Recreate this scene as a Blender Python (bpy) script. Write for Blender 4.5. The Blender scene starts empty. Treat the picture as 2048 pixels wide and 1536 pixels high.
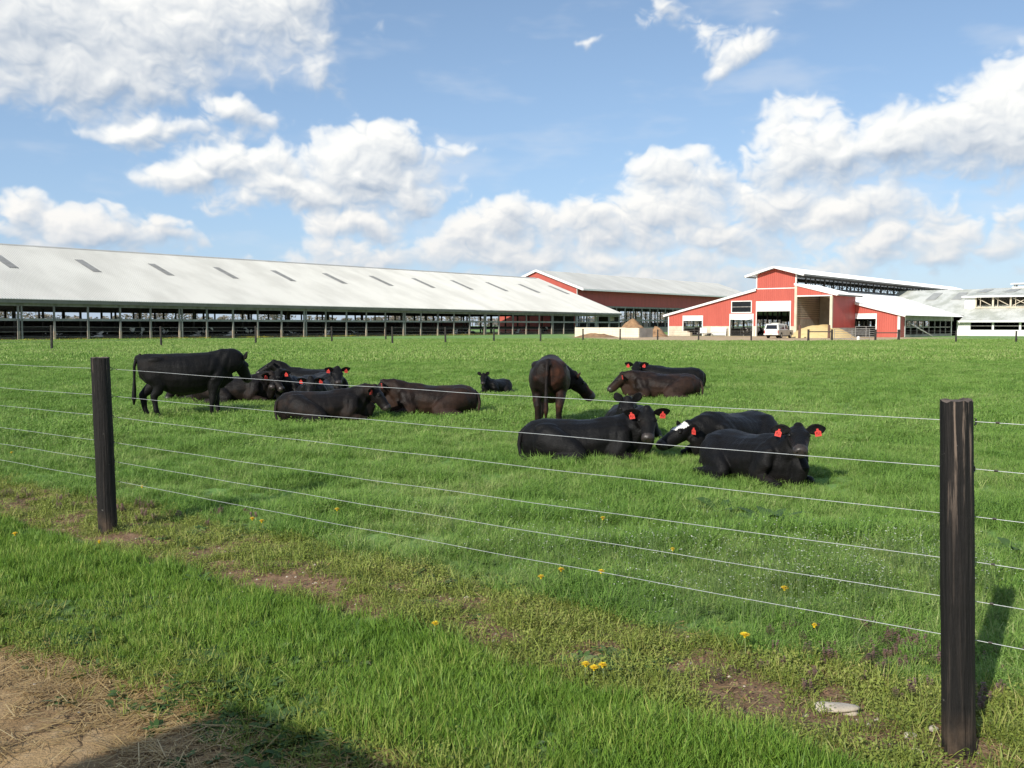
import bpy, bmesh, math, random
import numpy as np
from mathutils import Vector, Matrix

random.seed(7)
RNG = np.random.default_rng(11)
scene = bpy.context.scene
COL = scene.collection
R = math.radians

# ------------------------------------------------------------------ camera
CAM_H, FPX, PITCH = 1.6, 1847.0, math.atan(117 / 1847.0)
cam_d = bpy.data.cameras.new('camera')
cam_d.sensor_width = 36.0
cam_d.lens = 36.0 * FPX / 2048.0
cam_d.clip_start, cam_d.clip_end = 0.05, 6000
cam = bpy.data.objects.new('camera', cam_d)
COL.objects.link(cam)
cam.location = (0, 0, CAM_H)
cam.rotation_euler = (math.pi / 2 - PITCH, 0, 0)
scene.camera = cam

# ------------------------------------------------------------------ view
scene.view_settings.view_transform = 'Standard'
scene.view_settings.look = 'None'
scene.view_settings.exposure = 0.24
scene.view_settings.gamma = 1.0
scene.view_settings.use_curve_mapping = False
scene.cycles.max_bounces = 6
scene.cycles.transparent_max_bounces = 8

# ------------------------------------------------------------------ sun: behind the camera, to its left
SUN_AZ, SUN_EL = 33.0, 29.0          # azimuth the light travels towards, from +Y towards +X
sun_d = bpy.data.lights.new('sun', 'SUN')
sun_d.energy = 4.5
sun_d.angle = R(0.53)
sun_d.color = (1.0, 0.955, 0.87)
sun = bpy.data.objects.new('sun', sun_d)
COL.objects.link(sun)
ldir = Vector((math.sin(R(SUN_AZ)) * math.cos(R(SUN_EL)), math.cos(R(SUN_AZ)) * math.cos(R(SUN_EL)), -math.sin(R(SUN_EL))))
sun.rotation_euler = ldir.to_track_quat('-Z', 'Y').to_euler()
sun.location = (-40, -60, 50)


# ------------------------------------------------------------------ small node language
class X:
    """a shader socket that can be added, multiplied ..."""
    def __init__(s, t, sock): s.t, s.s = t, sock
    def _m(s, op, *o):
        n = s.t.nodes.new('ShaderNodeMath'); n.operation = op
        s.t.links.new(s.s, n.inputs[0])
        for i, v in enumerate(o):
            if isinstance(v, X): s.t.links.new(v.s, n.inputs[i + 1])
            else: n.inputs[i + 1].default_value = v
        return X(s.t, n.outputs[0])
    def __add__(s, o): return s._m('ADD', o)
    __radd__ = __add__
    def __sub__(s, o): return s._m('SUBTRACT', o)
    def __mul__(s, o): return s._m('MULTIPLY', o)
    __rmul__ = __mul__
    def __neg__(s): return s._m('MULTIPLY', -1.0)
    def max(s, o): return s._m('MAXIMUM', o)
    def min(s, o): return s._m('MINIMUM', o)
    def abs(s): return s._m('ABSOLUTE')
    def pw(s, o): return s._m('POWER', o)
    def smax(s, o, d): return s._m('SMOOTH_MAX', o, d)
    def ramp(s, a, b, c=0.0, d=1.0, smooth=True):
        n = s.t.nodes.new('ShaderNodeMapRange')
        n.interpolation_type = 'SMOOTHSTEP' if smooth else 'LINEAR'
        s.t.links.new(s.s, n.inputs['Value'])
        for k, v in (('From Min', a), ('From Max', b), ('To Min', c), ('To Max', d)):
            if isinstance(v, X): s.t.links.new(v.s, n.inputs[k])
            else: n.inputs[k].default_value = v
        return X(s.t, n.outputs[0])


def put(t, v, sock):
    if isinstance(v, X): t.links.new(v.s, sock)
    else: sock.default_value = v


def mixc(t, f, a, b):
    n = t.nodes.new('ShaderNodeMix'); n.data_type = 'RGBA'
    for v, k in ((f, 0), (a, 6), (b, 7)):
        if isinstance(v, X): t.links.new(v.s, n.inputs[k])
        elif k == 0: n.inputs[k].default_value = v
        else: n.inputs[k].default_value = (*v[:3], 1.0)
    return X(t, n.outputs[2])


def noise(t, vec, scale, detail=4.0, rough=0.55, dist=0.0):
    n = t.nodes.new('ShaderNodeTexNoise')
    n.inputs['Scale'].default_value = scale
    n.inputs['Detail'].default_value = detail
    n.inputs['Roughness'].default_value = rough
    n.inputs['Distortion'].default_value = dist
    t.links.new(vec.s, n.inputs['Vector'])
    return X(t, n.outputs['Fac'])


def xyz(t, vec):
    n = t.nodes.new('ShaderNodeSeparateXYZ'); t.links.new(vec.s, n.inputs[0])
    return [X(t, o) for o in n.outputs]


def vec3(t, x, y, z):
    n = t.nodes.new('ShaderNodeCombineXYZ')
    for v, i in zip((x, y, z), n.inputs): put(t, v, i)
    return X(t, n.outputs[0])


def stretch(t, vec, s):
    n = t.nodes.new('ShaderNodeVectorMath'); n.operation = 'MULTIPLY'
    t.links.new(vec.s, n.inputs[0]); n.inputs[1].default_value = s
    return X(t, n.outputs[0])


def coord(t, kind='Object'):
    n = t.nodes.new('ShaderNodeTexCoord')
    return X(t, n.outputs[kind])


def bump(t, h, strength, dist=0.02):
    n = t.nodes.new('ShaderNodeBump')
    n.inputs['Strength'].default_value = strength
    n.inputs['Distance'].default_value = dist
    t.links.new(h.s, n.inputs['Height'])
    return X(t, n.outputs[0])


def new_mat(name):
    m = bpy.data.materials.new(name); m.use_nodes = True
    t = m.node_tree
    return m, t, t.nodes['Principled BSDF']


def surf(name, col, col2=None, scale=3.0, rough=0.7, metal=0.0, bmp=0.0, bscale=None, st=(1, 1, 1), spec=0.4, lo=0.35, hi=0.7, detail=6):
    """weathered two-tone material with fine relief"""
    m, t, b = new_mat(name)
    b.inputs['Roughness'].default_value = rough
    b.inputs['Metallic'].default_value = metal
    b.inputs['Specular IOR Level'].default_value = spec
    v = stretch(t, coord(t), st)
    if col2 is None: col2 = tuple(c * 0.75 for c in col)
    f = noise(t, v, scale, detail, 0.6).ramp(lo, hi)
    t.links.new(mixc(t, f, col, col2).s, b.inputs['Base Color'])
    if bmp:
        t.links.new(bump(t, noise(t, v, bscale or scale * 4, 5, 0.6), bmp).s, b.inputs['Normal'])
    return m


# ------------------------------------------------------------------ world: Nishita sky with fair-weather cumulus
def sky_dir(px, py):
    x, v = (px - 1024) / FPX, (py - 768) / FPX
    d = (x, math.cos(PITCH) - v * math.sin(PITCH), -math.sin(PITCH) - v * math.cos(PITCH))
    return math.degrees(math.atan2(d[0], d[1])), math.degrees(math.atan2(d[2], math.hypot(d[0], d[1])))


# cumulus: where each bank stands (read off the photograph), half width, height above and below, weight
CLOUDS = [
    (60, 60, 330, 260, 135, 1.2), (320, 70, 260, 220, 95, 1.1), (240, 140, 210, 60, 50, .85), (540, 20, 170, 150, 85, 0.85),
    (290, 258, 150, 34, 36, .62), (475, 258, 75, 46, 42, .72),
    (430, 348, 160, 44, 34, .82), (560, 345, 70, 50, 50, .7),
    (740, 345, 150, 90, 75, 1.15), (800, 300, 95, 48, 60, .95), (600, 398, 170, 60, 40, .95), (800, 395, 95, 60, 50, .85),
    (700, 462, 105, 50, 40, .85), (950, 470, 80, 66, 60, .9), (1055, 440, 70, 55, 60, .92), (1010, 515, 190, 55, 45, .85),
    (1180, 440, 110, 45, 60, .8), (1340, 345, 95, 60, 45, .8), (1330, 430, 150, 70, 50, .85), (1215, 470, 160, 50, 45, .75),
    (1590, 310, 110, 90, 60, 1.0), (1430, 365, 90, 40, 50, .65), (1690, 320, 110, 60, 70, .9), (1810, 290, 130, 85, 75, 1.05),
    (1950, 260, 130, 80, 80, 1.0), (2060, 250, 130, 130, 80, 1.05), (1570, 405, 110, 60, 60, .9), (1720, 425, 150, 60, 50, .8),
    (1440, 480, 170, 55, 40, .75), (1225, 535, 95, 34, 22, .72), (1380, 530, 160, 30, 30, .6), (1760, 510, 110, 46, 40, .68),
    (1890, 530, 60, 56, 40, .72), (1560, 545, 260, 30, 40, .5), (1990, 500, 70, 46, 40, .5), (2020, 420, 60, 30, 30, .5),
    (1465, 110, 80, 55, 50, .55), (1350, 50, 55, 50, 30, .48), (1145, 78, 40, 16, 12, .22), (920, 303, 26, 16, 14, .25),
    (205, 480, 120, 58, 40, .9), (350, 478, 50, 44, 36, .75), (65, 425, 55, 40, 30, .75), (620, 135, 50, 40, 60, .4), (1330, 570, 480, 60, 40, .55), (740, 525, 210, 40, 40, .55), (1850, 470, 150, 40, 40, .5), (40, 450, 90, 40, 40, .5),
]

world = bpy.data.worlds.new('World')
scene.world = world
world.use_nodes = True
wt = world.node_tree
bg = wt.nodes['Background']
sky = wt.nodes.new('ShaderNodeTexSky')
sky.sky_type = 'NISHITA'
sky.sun_disc = False
sky.sun_elevation = R(SUN_EL)
sky.sun_rotation = R(SUN_AZ + 180)
sky.altitude = 200
sky.air_density = 1.0
sky.dust_density = 0.6
sky.ozone_density = 1.6



def perlin(x, y, seed):
    rg = np.random.default_rng(seed)
    perm = rg.permutation(256); ang = rg.random(256) * 2 * np.pi
    gx, gy = np.cos(ang).astype(np.float32), np.sin(ang).astype(np.float32)
    xi, yi = np.floor(x).astype(np.int64), np.floor(y).astype(np.int64)
    fx, fy = (x - xi).astype(np.float32), (y - yi).astype(np.float32)
    u, v = fx ** 3 * (fx * (fx * 6 - 15) + 10), fy ** 3 * (fy * (fy * 6 - 15) + 10)
    def g(ox, oy):
        h = perm[(perm[(xi + ox) & 255] + yi + oy) & 255]
        return gx[h] * (fx - ox) + gy[h] * (fy - oy)
    a = g(0, 0); b = g(1, 0); c = g(0, 1); d = g(1, 1)
    return (a + (b - a) * u) * (1 - v) + (c + (d - c) * u) * v


def fbm(x, y, seed, octaves=5, gain=0.5, billow=False):
    s, amp = 0.0, 1.0
    for o in range(octaves):
        n = perlin(x * 2 ** o + 17.3 * o, y * 2 ** o + 5.1 * o, seed + o)
        s = s + amp * (np.abs(n) * 2 - 0.5 if billow else n)
        amp *= gain
    return s


def sstep(a, b, x):
    t = np.clip((x - a) / (b - a), 0, 1)
    return t * t * (3 - 2 * t)


def cloud_field(az, el):
    """density of the cumulus, and how bright each bank is"""
    ca = az * np.cos(np.radians(np.clip(el, 0, 80)))
    wa = fbm(az * 0.16, el * 0.22, 3, 4) * 2.4 + fbm(az * 0.6, el * 0.8, 63, 3) * 0.6
    we = fbm(az * 0.16 + 40, el * 0.22 + 9, 5, 4) * 1.5 + fbm(az * 0.6, el * 0.8, 73, 3) * 0.5
    k = FPX * math.pi / 180
    m = np.full(az.shape, -1.0, np.float32)
    num, den = np.zeros_like(m), np.full_like(m, 1e-6)
    for (cx, cy, rx, ru, rd, w) in CLOUDS:
        a, e = sky_dir(cx, cy)
        dx = (az + wa - a) * (k / (rx * 1.1)); dy = (el + we - e) * k
        tt = np.clip(dy / (0.5 * (ru + rd)), -1, 1)
        dy = np.maximum(dy / (ru * 1.1), -dy / (rd * 1.0))
        b = w * (1 - np.sqrt(dx * dx + dy * dy))
        h = np.clip(0.2 - np.abs(m - b), 0, None) / 0.2
        m = np.maximum(m, b) + h * h * 0.2 * 0.25
        e6 = np.exp(np.clip(b, -2, 2) * 6); num += e6 * (tt - dx * 0.35); den += e6
    rest = sstep(-0.05, 0.45, fbm(az * 0.05, el * 0.07, 21, 3)) * 1.2 - 0.5
    off = np.maximum(sstep(33, 42, np.abs(az)), sstep(25, 33, el))
    m = m * (1 - off) + rest * off
    q1 = fbm(az * 0.5, el * 0.5, 81, 3) * 0.9; q2 = fbm(az * 0.5 + 9, el * 0.5, 91, 3) * 0.9
    puff = fbm((az + q1) * 0.30, (el + q2) * 0.42, 31, 4, 0.52, True)
    fine = fbm(az * 0.8, el * 1.0, 51, 7, 0.58)
    return m * 1.15 + puff * 0.34 + fine * 0.10 + 0.06, puff, num / den


def cloud_map(az, el, step):
    d, puff, t = cloud_field(az, el)
    t = np.where(np.abs(az) < 40, t, 0.2)
    soft = sstep(0.5, -0.5, t)                        # crisp sunlit tops, bases that fade out
    a = (1 - soft) * (0.55 * sstep(-0.10, 0.55, d) + 0.45 * sstep(-0.02, 0.26, d)) + soft * (0.75 * sstep(-0.15, 0.75, d) + 0.25 * sstep(0.0, 0.3, d))
    solid = np.clip(d, 0, 1.3)
    # the light reaches them from behind the viewer, the left and above
    ia, ie = max(1, int(round(0.35 / step))), max(1, int(round(0.55 / step)))
    up = np.roll(np.roll(d, ia, axis=1), -ie, axis=0)
    i2, e2 = max(1, ia // 3), max(1, ie // 3)
    up2 = np.roll(np.roll(d, i2, axis=1), -e2, axis=0)
    light = 0.69 + 0.50 * t + (d - up) * 0.55 + (d - up2) * 0.40 + 0.18 * puff - 0.10 * sstep(0.5, 1.3, solid) + 0.12 * sstep(0.35, 0.0, d)
    light = np.clip(light, 0.0, 1.08)
    sh_c = np.array([3.6, 4.3, 5.3], np.float32); li_c = np.array([8.5, 8.5, 8.3], np.float32)
    lo_c = np.array([7.6, 7.3, 7.0], np.float32)
    lowf = sstep(10, 1, el)[..., None]
    col = sh_c + (li_c * (1 - lowf) + lo_c * lowf - sh_c) * light[..., None]
    wisp = sstep(-0.05, 0.75, fbm(az * 0.10 + 3, el * 0.34, 301, 5, 0.55)) * 0.30 * sstep(30, 18, el)
    col = col * (a / np.maximum(a + wisp * (1 - a), 1e-4))[..., None] + np.array([7.0, 7.2, 7.5], np.float32) * (wisp * (1 - a) / np.maximum(a + wisp * (1 - a), 1e-4))[..., None]
    a = a + wisp * (1 - a)
    a = a * (0.97 - 0.25 * sstep(7, 0.5, el)) * sstep(-0.8, 0.6, el)
    return np.concatenate([col / 12.0, a[..., None]], -1).astype(np.float32)


SKW, SKH = 6144, 1536
ST = 360.0 / SKW
sk = np.zeros((SKH, SKW, 4), np.float32)
azc = (np.arange(0, SKW, 6) + 3) * ST - 180; elc = (np.arange(0, SKH, 6) + 3) * (90.0 / SKH)
coarse = cloud_map(*np.meshgrid(azc, elc), ST * 6)
sk[:] = np.repeat(np.repeat(coarse, 6, 0), 6, 1)
x0, x1, y1 = int((180 - 45) / ST), int((180 + 45) / ST), int(34 / 90 * SKH)
azf = (np.arange(x0, x1) + .5) * ST - 180; elf = (np.arange(0, y1) + .5) * (90.0 / SKH)
sk[:y1, x0:x1] = cloud_map(*np.meshgrid(azf, elf), ST)
img = bpy.data.images.new('cumulus_map', SKW, SKH, alpha=True, float_buffer=False)
img.colorspace_settings.name = 'Non-Color'
img.alpha_mode = 'CHANNEL_PACKED'
img.pixels.foreach_set(np.clip(sk, 0, 1).ravel())
img.update()
del sk, coarse

tc = coord(wt, 'Generated')
dx_, dy_, dz_ = xyz(wt, tc)
azr = dx_._m('ARCTAN2', dy_); elr = dz_._m('ARCSINE')
ti = wt.nodes.new('ShaderNodeTexImage'); ti.image = img; ti.extension = 'EXTEND'
wt.links.new(vec3(wt, azr * (1 / (2 * math.pi)) + 0.5, elr * (2 / math.pi), 0.0).s, ti.inputs['Vector'])
sclv = wt.nodes.new('ShaderNodeVectorMath'); sclv.operation = 'SCALE'; sclv.inputs['Scale'].default_value = 12.0
wt.links.new(ti.outputs['Color'], sclv.inputs[0])
veil = elr.ramp(R(22), 0) * 0.34 + 0.20
skyv = mixc(wt, veil, X(wt, sky.outputs[0]), (3.3, 5.2, 8.4))
wt.links.new(mixc(wt, X(wt, ti.outputs['Alpha']), skyv, X(wt, sclv.outputs[0])).s, bg.inputs['Color'])
bg.inputs['Strength'].default_value = 0.1

# ------------------------------------------------------------------ mesh helpers
class MB:
    def __init__(s): s.v, s.f, s.mi = [], [], []
    def add(s, vs, fs, mi=0):
        o = len(s.v)
        s.v += [tuple(p) for p in vs]
        s.f += [tuple(i + o for i in f) for f in fs]
        s.mi += [mi] * len(fs)
        return s
    def hexa(s, p, mi=0):        # 8 corners: bottom ring then top ring
        return s.add(p, [(3, 2, 1, 0), (4, 5, 6, 7), (0, 1, 5, 4), (1, 2, 6, 5), (2, 3, 7, 6), (3, 0, 4, 7)], mi)
    def box(s, x0, x1, y0, y1, z0, z1, mi=0):
        return s.hexa([(x0, y0, z0), (x1, y0, z0), (x1, y1, z0), (x0, y1, z0), (x0, y0, z1), (x1, y0, z1), (x1, y1, z1), (x0, y1, z1)], mi)
    def prism(s, ring, off, mi=0):
        n = len(ring); off = Vector(off)
        a = [Vector(p) for p in ring]; b = [p + off for p in a]
        fs = [tuple(range(n - 1, -1, -1)), tuple(range(n, 2 * n))] + [(i, (i + 1) % n, n + (i + 1) % n, n + i) for i in range(n)]
        return s.add(a + b, fs, mi)
    def bar(s, p, q, w, h=None, up=(0, 0, 1), mi=0):
        p, q = Vector(p), Vector(q); h = h or w
        t = (q - p).normalized(); u = Vector(up)
        if abs(t.dot(u)) > .98: u = Vector((1, 0, 0))
        a = t.cross(u).normalized() * w / 2; b = a.cross(t).normalized() * h / 2
        return s.hexa([p - a - b, p + a - b, p + a + b, p - a + b, q - a - b, q + a - b, q + a + b, q - a + b], mi)
    def tube(s, pts, r, n=8, caps=True, mi=0):
        pts = [Vector(p) for p in pts]
        rs = r if isinstance(r, (list, tuple)) else [r] * len(pts)
        o = len(s.v); u = None
        for i, p in enumerate(pts):
            t = (pts[min(i + 1, len(pts) - 1)] - pts[max(i - 1, 0)]).normalized()
            if u is None:
                u = Vector((0, 0, 1)) if abs(t.z) < .9 else Vector((1, 0, 0))
            a = t.cross(u).normalized(); b = a.cross(t).normalized(); u = b
            for k in range(n):
                c = 2 * math.pi * k / n
                s.v.append(tuple(p + (a * math.cos(c) + b * math.sin(c)) * rs[i]))
        m = len(pts)
        for i in range(m - 1):
            for k in range(n):
                s.f.append((o + i * n + k, o + i * n + (k + 1) % n, o + (i + 1) * n + (k + 1) % n, o + (i + 1) * n + k)); s.mi.append(mi)
        if caps:
            s.f.append(tuple(o + k for k in range(n))); s.mi.append(mi)
            s.f.append(tuple(o + (m - 1) * n + k for k in range(n - 1, -1, -1))); s.mi.append(mi)
        return s
    def mesh(s, name, mat=None, smooth=False):
        me = bpy.data.meshes.new(name)
        me.from_pydata(s.v, [], s.f)
        bm = bmesh.new(); bm.from_mesh(me)
        bmesh.ops.recalc_face_normals(bm, faces=bm.faces); bm.to_mesh(me); bm.free()
        for m in (mat if isinstance(mat, (list, tuple)) else [mat]):
            if m: me.materials.append(m)
        if any(s.mi): me.polygons.foreach_set('material_index', s.mi)
        if smooth: me.polygons.foreach_set('use_smooth', [True] * len(me.polygons))
        me.update()
        return me
    def build(s, name, mat=None, parent=None, off=None, smooth=False, **kw):
        return obj(name, s.mesh(name, mat, smooth), parent, off, **kw)


def obj(name, data, parent=None, off=None, label=None, cat=None, group=None, kind=None, loc=None, rz=0.0):
    o = bpy.data.objects.new(name, data)
    COL.objects.link(o)
    if parent: o.parent = parent
    if off is not None: o.location = (-off[0], -off[1], -off[2] if len(off) > 2 else 0)
    if loc is not None: o.location = loc
    if rz: o.rotation_euler = (0, 0, rz)
    tag(o, label, cat, group, kind)
    return o


def tag(o, label=None, cat=None, group=None, kind=None):
    for k, v in (('label', label), ('category', cat), ('group', group), ('kind', kind)):
        if v: o[k] = v
    return o


def thing(name, label, cat, loc=(0, 0, 0), rz=0.0, group=None):
    return obj(name, None, loc=loc, rz=rz, label=label, cat=cat, group=group)


def copy_tree(o, parent=None):
    c = o.copy(); COL.objects.link(c)
    if parent: c.parent = parent
    for ch in list(o.children): copy_tree(ch, c)
    return c


def ground(px, py, z=0.0):
    """where on the pasture a point of the photograph stands"""
    x, v = (px - 1024) / FPX, (py - 768) / FPX
    d = (x, math.cos(PITCH) - v * math.sin(PITCH), -math.sin(PITCH) - v * math.cos(PITCH))
    t = (z - CAM_H) / d[2]
    return Vector((d[0] * t, d[1] * t, z))


# farmyard axes: U runs along the barns, V across them
UA = R(50.25)
UX, VX = Vector((math.cos(UA), math.sin(UA), 0)), Vector((-math.sin(UA), math.cos(UA), 0))


def yard(u, v, z=0.0): return UX * u + VX * v + Vector((0, 0, z))


def building(name, label, cat, u, v):
    return thing(name, label, cat, yard(u, v), UA), (u, v, 0)


# ------------------------------------------------------------------ ground zones around the near fence
FR, FL = Vector((1.68, 3.35, 0)), Vector((-3.13, 7.07, 0))     # the two near posts
FD = (FL - FR).normalized(); FN = Vector((-FD.y, FD.x, 0))
if FN.y < 0: FN = -FN


def gz(x, y):
    """height of the ground sheet"""
    d = np.hypot(x, y)
    near = np.clip(1 - (d - 10) / 25, 0, 1)
    s, t = fence_st(x, y)
    h = fbm(x * 0.55, y * 0.55, 101, 3) * 0.05 + fbm(x * 2.6, y * 2.6, 111, 3) * 0.014 * near
    h = h * np.clip(1 - (d - 60) / 25, 0, 1) * np.clip((d + .3) / 2.0, 0.3, 1)
    dirt = sstep(-1.25, -1.55, s + fbm(x * 1.5, y * 1.5, 141, 3) * 0.15)
    return h * (1 - 0.6 * dirt) - 0.02 * dirt + 0.02 * sstep(-0.35, -0.7, s) * (1 - dirt)


def fence_st(x, y):
    return (x - FR.x) * FN.x + (y - FR.y) * FN.y, (x - FR.x) * FD.x + (y - FR.y) * FD.y


BARE = [(1560, 1385, .22, .10), (1660, 1445, .20, .07), (1500, 1375, .16, .07), (1720, 1430, .14, .05), (700, 1240, .22, .09), (930, 1315, .18, .08), (1060, 1365, .18, .06), (560, 1175, .28, .12), (820, 1285, .14, .07), (1430, 1370, .16, .07),
        (1925, 1512, .16, .08), (1830, 1490, .16, .05), (250, 1078, .20, .10), (1180, 1330, .10, .05), (1350, 1345, .12, .06)]


def bare_soil(x, y):
    k = np.zeros_like(np.asarray(x, float))
    for px, py, rx, ry in BARE:
        g = ground(px, py)
        k = np.maximum(k, 1.25 * np.exp(-((x - g.x) / rx) ** 2 - ((y - g.y) / (ry * 1.6)) ** 2))
    s, t = fence_st(x, y)
    k = k + sstep(-.06, .36, fbm(x * 2.6, y * 2.6, 201, 4) + .16 * np.exp(-((s + .08) / .24) ** 2)) * .85
    return np.clip(k * (.75 + .9 * fbm(x * 6, y * 6, 207, 3)), 0, 1)


def zones(x, y):
    """weights of road dirt, lawn strip, thin weedy strip, pasture"""
    s, t = fence_st(x, y)
    w = fbm(x * 0.9, y * 0.9, 121, 3) * 0.22 + fbm(x * 4.2, y * 4.2, 131, 3) * 0.07
    w2 = fbm(x * 1.3 + 7, y * 1.3, 141, 4) * 0.22
    dirt = sstep(-1.30, -1.46, s + w2 * 0.9 + 0.16 * sstep(2.4, 4.2, t) + 0.02 - 0.13 * sstep(2.7, 1.6, t))
    low = -0.28 - 0.14 * sstep(2.0, 0.2, t)
    weed = sstep(low - 0.07, low + 0.05, s + w * 0.35) * sstep(0.82, 0.55, s + w * 0.9)
    past = sstep(0.50, 0.76, s + w * 0.9)
    lawn = np.clip(1 - dirt - weed - past, 0, 1)
    return dirt, lawn, weed, past


# ------------------------------------------------------------------ materials of the land
def ground_material():
    m, t, b = new_mat('earth_and_turf')
    b.inputs['Roughness'].default_value = 0.95
    b.inputs['Specular IOR Level'].default_value = 0.15
    p = coord(t)
    at = t.nodes.new('ShaderNodeAttribute'); at.attribute_name = 'zone'
    ab = t.nodes.new('ShaderNodeAttribute'); ab.attribute_name = 'bare'; bare_ = X(t, ab.outputs['Fac'])
    zr, zg, zb = [X(t, o) for o in (lambda n: (t.links.new(at.outputs['Color'], n.inputs[0]), n.outputs)[1])(t.nodes.new('ShaderNodeSeparateColor'))]
    n1, n2, n3 = noise(t, p, 2.2, 6, 0.62), noise(t, p, 14, 6, 0.65), noise(t, p, 70, 4, 0.6)
    soil = mixc(t, n2.ramp(0.35, 0.7), (0.16, 0.095, 0.055), (0.29, 0.19, 0.115))
    soil = mixc(t, n3.ramp(0.60, 0.72), soil, (0.33, 0.27, 0.20))
    road = mixc(t, n1.ramp(0.38, 0.66), (0.36, 0.245, 0.125), (0.23, 0.15, 0.075))
    road = mixc(t, n2.ramp(0.5, 0.78), road, (0.44, 0.33, 0.20))
    road = mixc(t, n3.ramp(0.62, 0.74) * 0.7, road, (0.13, 0.09, 0.055))
    cv = t.nodes.new('ShaderNodeTexVoronoi'); cv.feature = 'DISTANCE_TO_EDGE'; cv.inputs['Scale'].default_value = 1.1
    wp = t.nodes.new('ShaderNodeVectorMath'); wp.operation = 'ADD'; t.links.new(stretch(t, p, (1.6, .7, 1)).s, wp.inputs[0]); t.links.new(vec3(t, n1 * .5, n2 * .12, 0.0).s, wp.inputs[1]); t.links.new(wp.outputs[0], cv.inputs['Vector'])
    crack = X(t, cv.outputs['Distance']).ramp(.012, .003)
    road = mixc(t, crack * .85, road, (.07, .045, .028))
    turf = mixc(t, n2.ramp(0.35, 0.7), (0.060, 0.120, 0.024), (0.095, 0.165, 0.036))
    moss = mixc(t, n2.ramp(0.38, 0.62), (0.165, 0.190, 0.042), (0.150, 0.130, 0.055))
    weed = mixc(t, (bare_ + (n2 - .5) * .8).ramp(0.15, 0.5), moss, soil)
    # far pasture
    pl = noise(t, stretch(t, p, (0.05, 0.09, 0.05)), 3.0, 5, 0.6)
    ps = noise(t, stretch(t, p, (0.8, 0.35, 0.5)), 2.4, 6, 0.7)
    far = mixc(t, pl.ramp(0.35, 0.65), (0.145, 0.280, 0.064), (0.190, 0.335, 0.084))
    far = mixc(t, ps.ramp(0.35, 0.75), far, (0.22, 0.32, 0.12))
    yrd = mixc(t, n1.ramp(0.35, 0.65), (0.56, 0.43, 0.28), (0.44, 0.32, 0.19))
    yrd = mixc(t, noise(t, p, 0.5, 5, 0.6).ramp(0.5, 0.7), yrd, (0.62, 0.49, 0.31))
    c = mixc(t, zr, mixc(t, zg, far, weed), road)
    c = mixc(t, X(t, at.outputs['Alpha']), yrd, c)
    c = mixc(t, zb, c, turf)
    t.links.new(c.s, b.inputs['Base Color'])
    t.links.new(bump(t, n2 * 0.6 + n3 * 0.5, 0.6, 0.03).s, b.inputs['Normal'])
    return m


def axis(parts):
    a = [parts[0][0]]
    for lo, hi, st in parts:
        n = max(1, int(round((hi - lo) / st)))
        a += [lo + (hi - lo) * (i + 1) / n for i in range(n)]
    return np.array(a)


gx = axis([(-3000, -400, 400), (-400, -60, 10), (-60, -20, 1.5), (-20, -6, .25), (-6, 5, .05), (5, 20, .25), (20, 80, 1.5), (80, 400, 10), (400, 3000, 400)])
gy = axis([(-400, -20, 40), (-20, 0, 2), (0, 2.4, .2), (2.4, 10, .05), (10, 24, .25), (24, 60, 1.0), (60, 135, 1.0), (135, 400, 12), (400, 3000, 300)])
GX, GY = np.meshgrid(gx, gy)
GZ = gz(GX, GY)
nx, ny = len(gx), len(gy)
me = bpy.data.meshes.new('ground')
me.vertices.add(nx * ny)
me.vertices.foreach_set('co', np.stack([GX, GY, GZ], -1).astype(np.float32).ravel())
ii = (np.arange(ny - 1)[:, None] * nx + np.arange(nx - 1)[None, :]).ravel()
quads = np.stack([ii, ii + 1, ii + nx + 1, ii + nx], -1).astype(np.int32)
me.loops.add(quads.size); me.loops.foreach_set('vertex_index', quads.ravel())
me.polygons.add(len(quads)); me.polygons.foreach_set('loop_start', np.arange(len(quads), dtype=np.int32) * 4)
me.polygons.foreach_set('use_smooth', np.ones(len(quads), bool))
me.update(calc_edges=True)
zd, zl, zw, zp = zones(GX, GY)
gu, gv = GX * UX.x + GY * UX.y, GX * VX.x + GY * VX.y
wob = fbm(GX * 0.12, GY * 0.12, 151, 3) * 5


def in_yard(x, y):
    """bare farmyard in front of the red barns, and the lane past the pasture"""
    u, v = x * UX.x + y * UX.y, x * VX.x + y * VX.y
    w = fbm(x * 0.12, y * 0.12, 151, 3) * 3
    yd = sstep(7, 13, x) * sstep(93.5, 95.5, y + w * 0.7 - 0.02 * (x - 22) ** 2 * (x < 22)) * sstep(96, 92, v + w) * sstep(30, 34, v + w * .5) * sstep(132, 128, u)
    lane = sstep(2.2, 1.3, np.abs(y - 90.5 - .02 * (x - 40) + w * .15)) * sstep(29, 33, x)
    track = sstep(2.0, 1.0, np.abs(y - (70 + (x + 39) * .67) + w * .1)) * (x < -13) * 0.75
    return np.clip(np.maximum(np.maximum(yd, lane), track), 0, 1)


zy = in_yard(GX, GY)
ca = me.color_attributes.new('zone', 'FLOAT_COLOR', 'POINT')
ca.data.foreach_set('color', np.stack([zd, np.clip(zw, 0, 1), np.clip(zl, 0, 1) * (np.hypot(GX, GY) < 30), 1 - zy], -1).astype(np.float32).ravel())
ba = me.attributes.new('bare', 'FLOAT', 'POINT'); ba.data.foreach_set('value', bare_soil(GX, GY).astype(np.float32).ravel())
me.materials.append(ground_material())
obj('ground', me, kind='structure')


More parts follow.
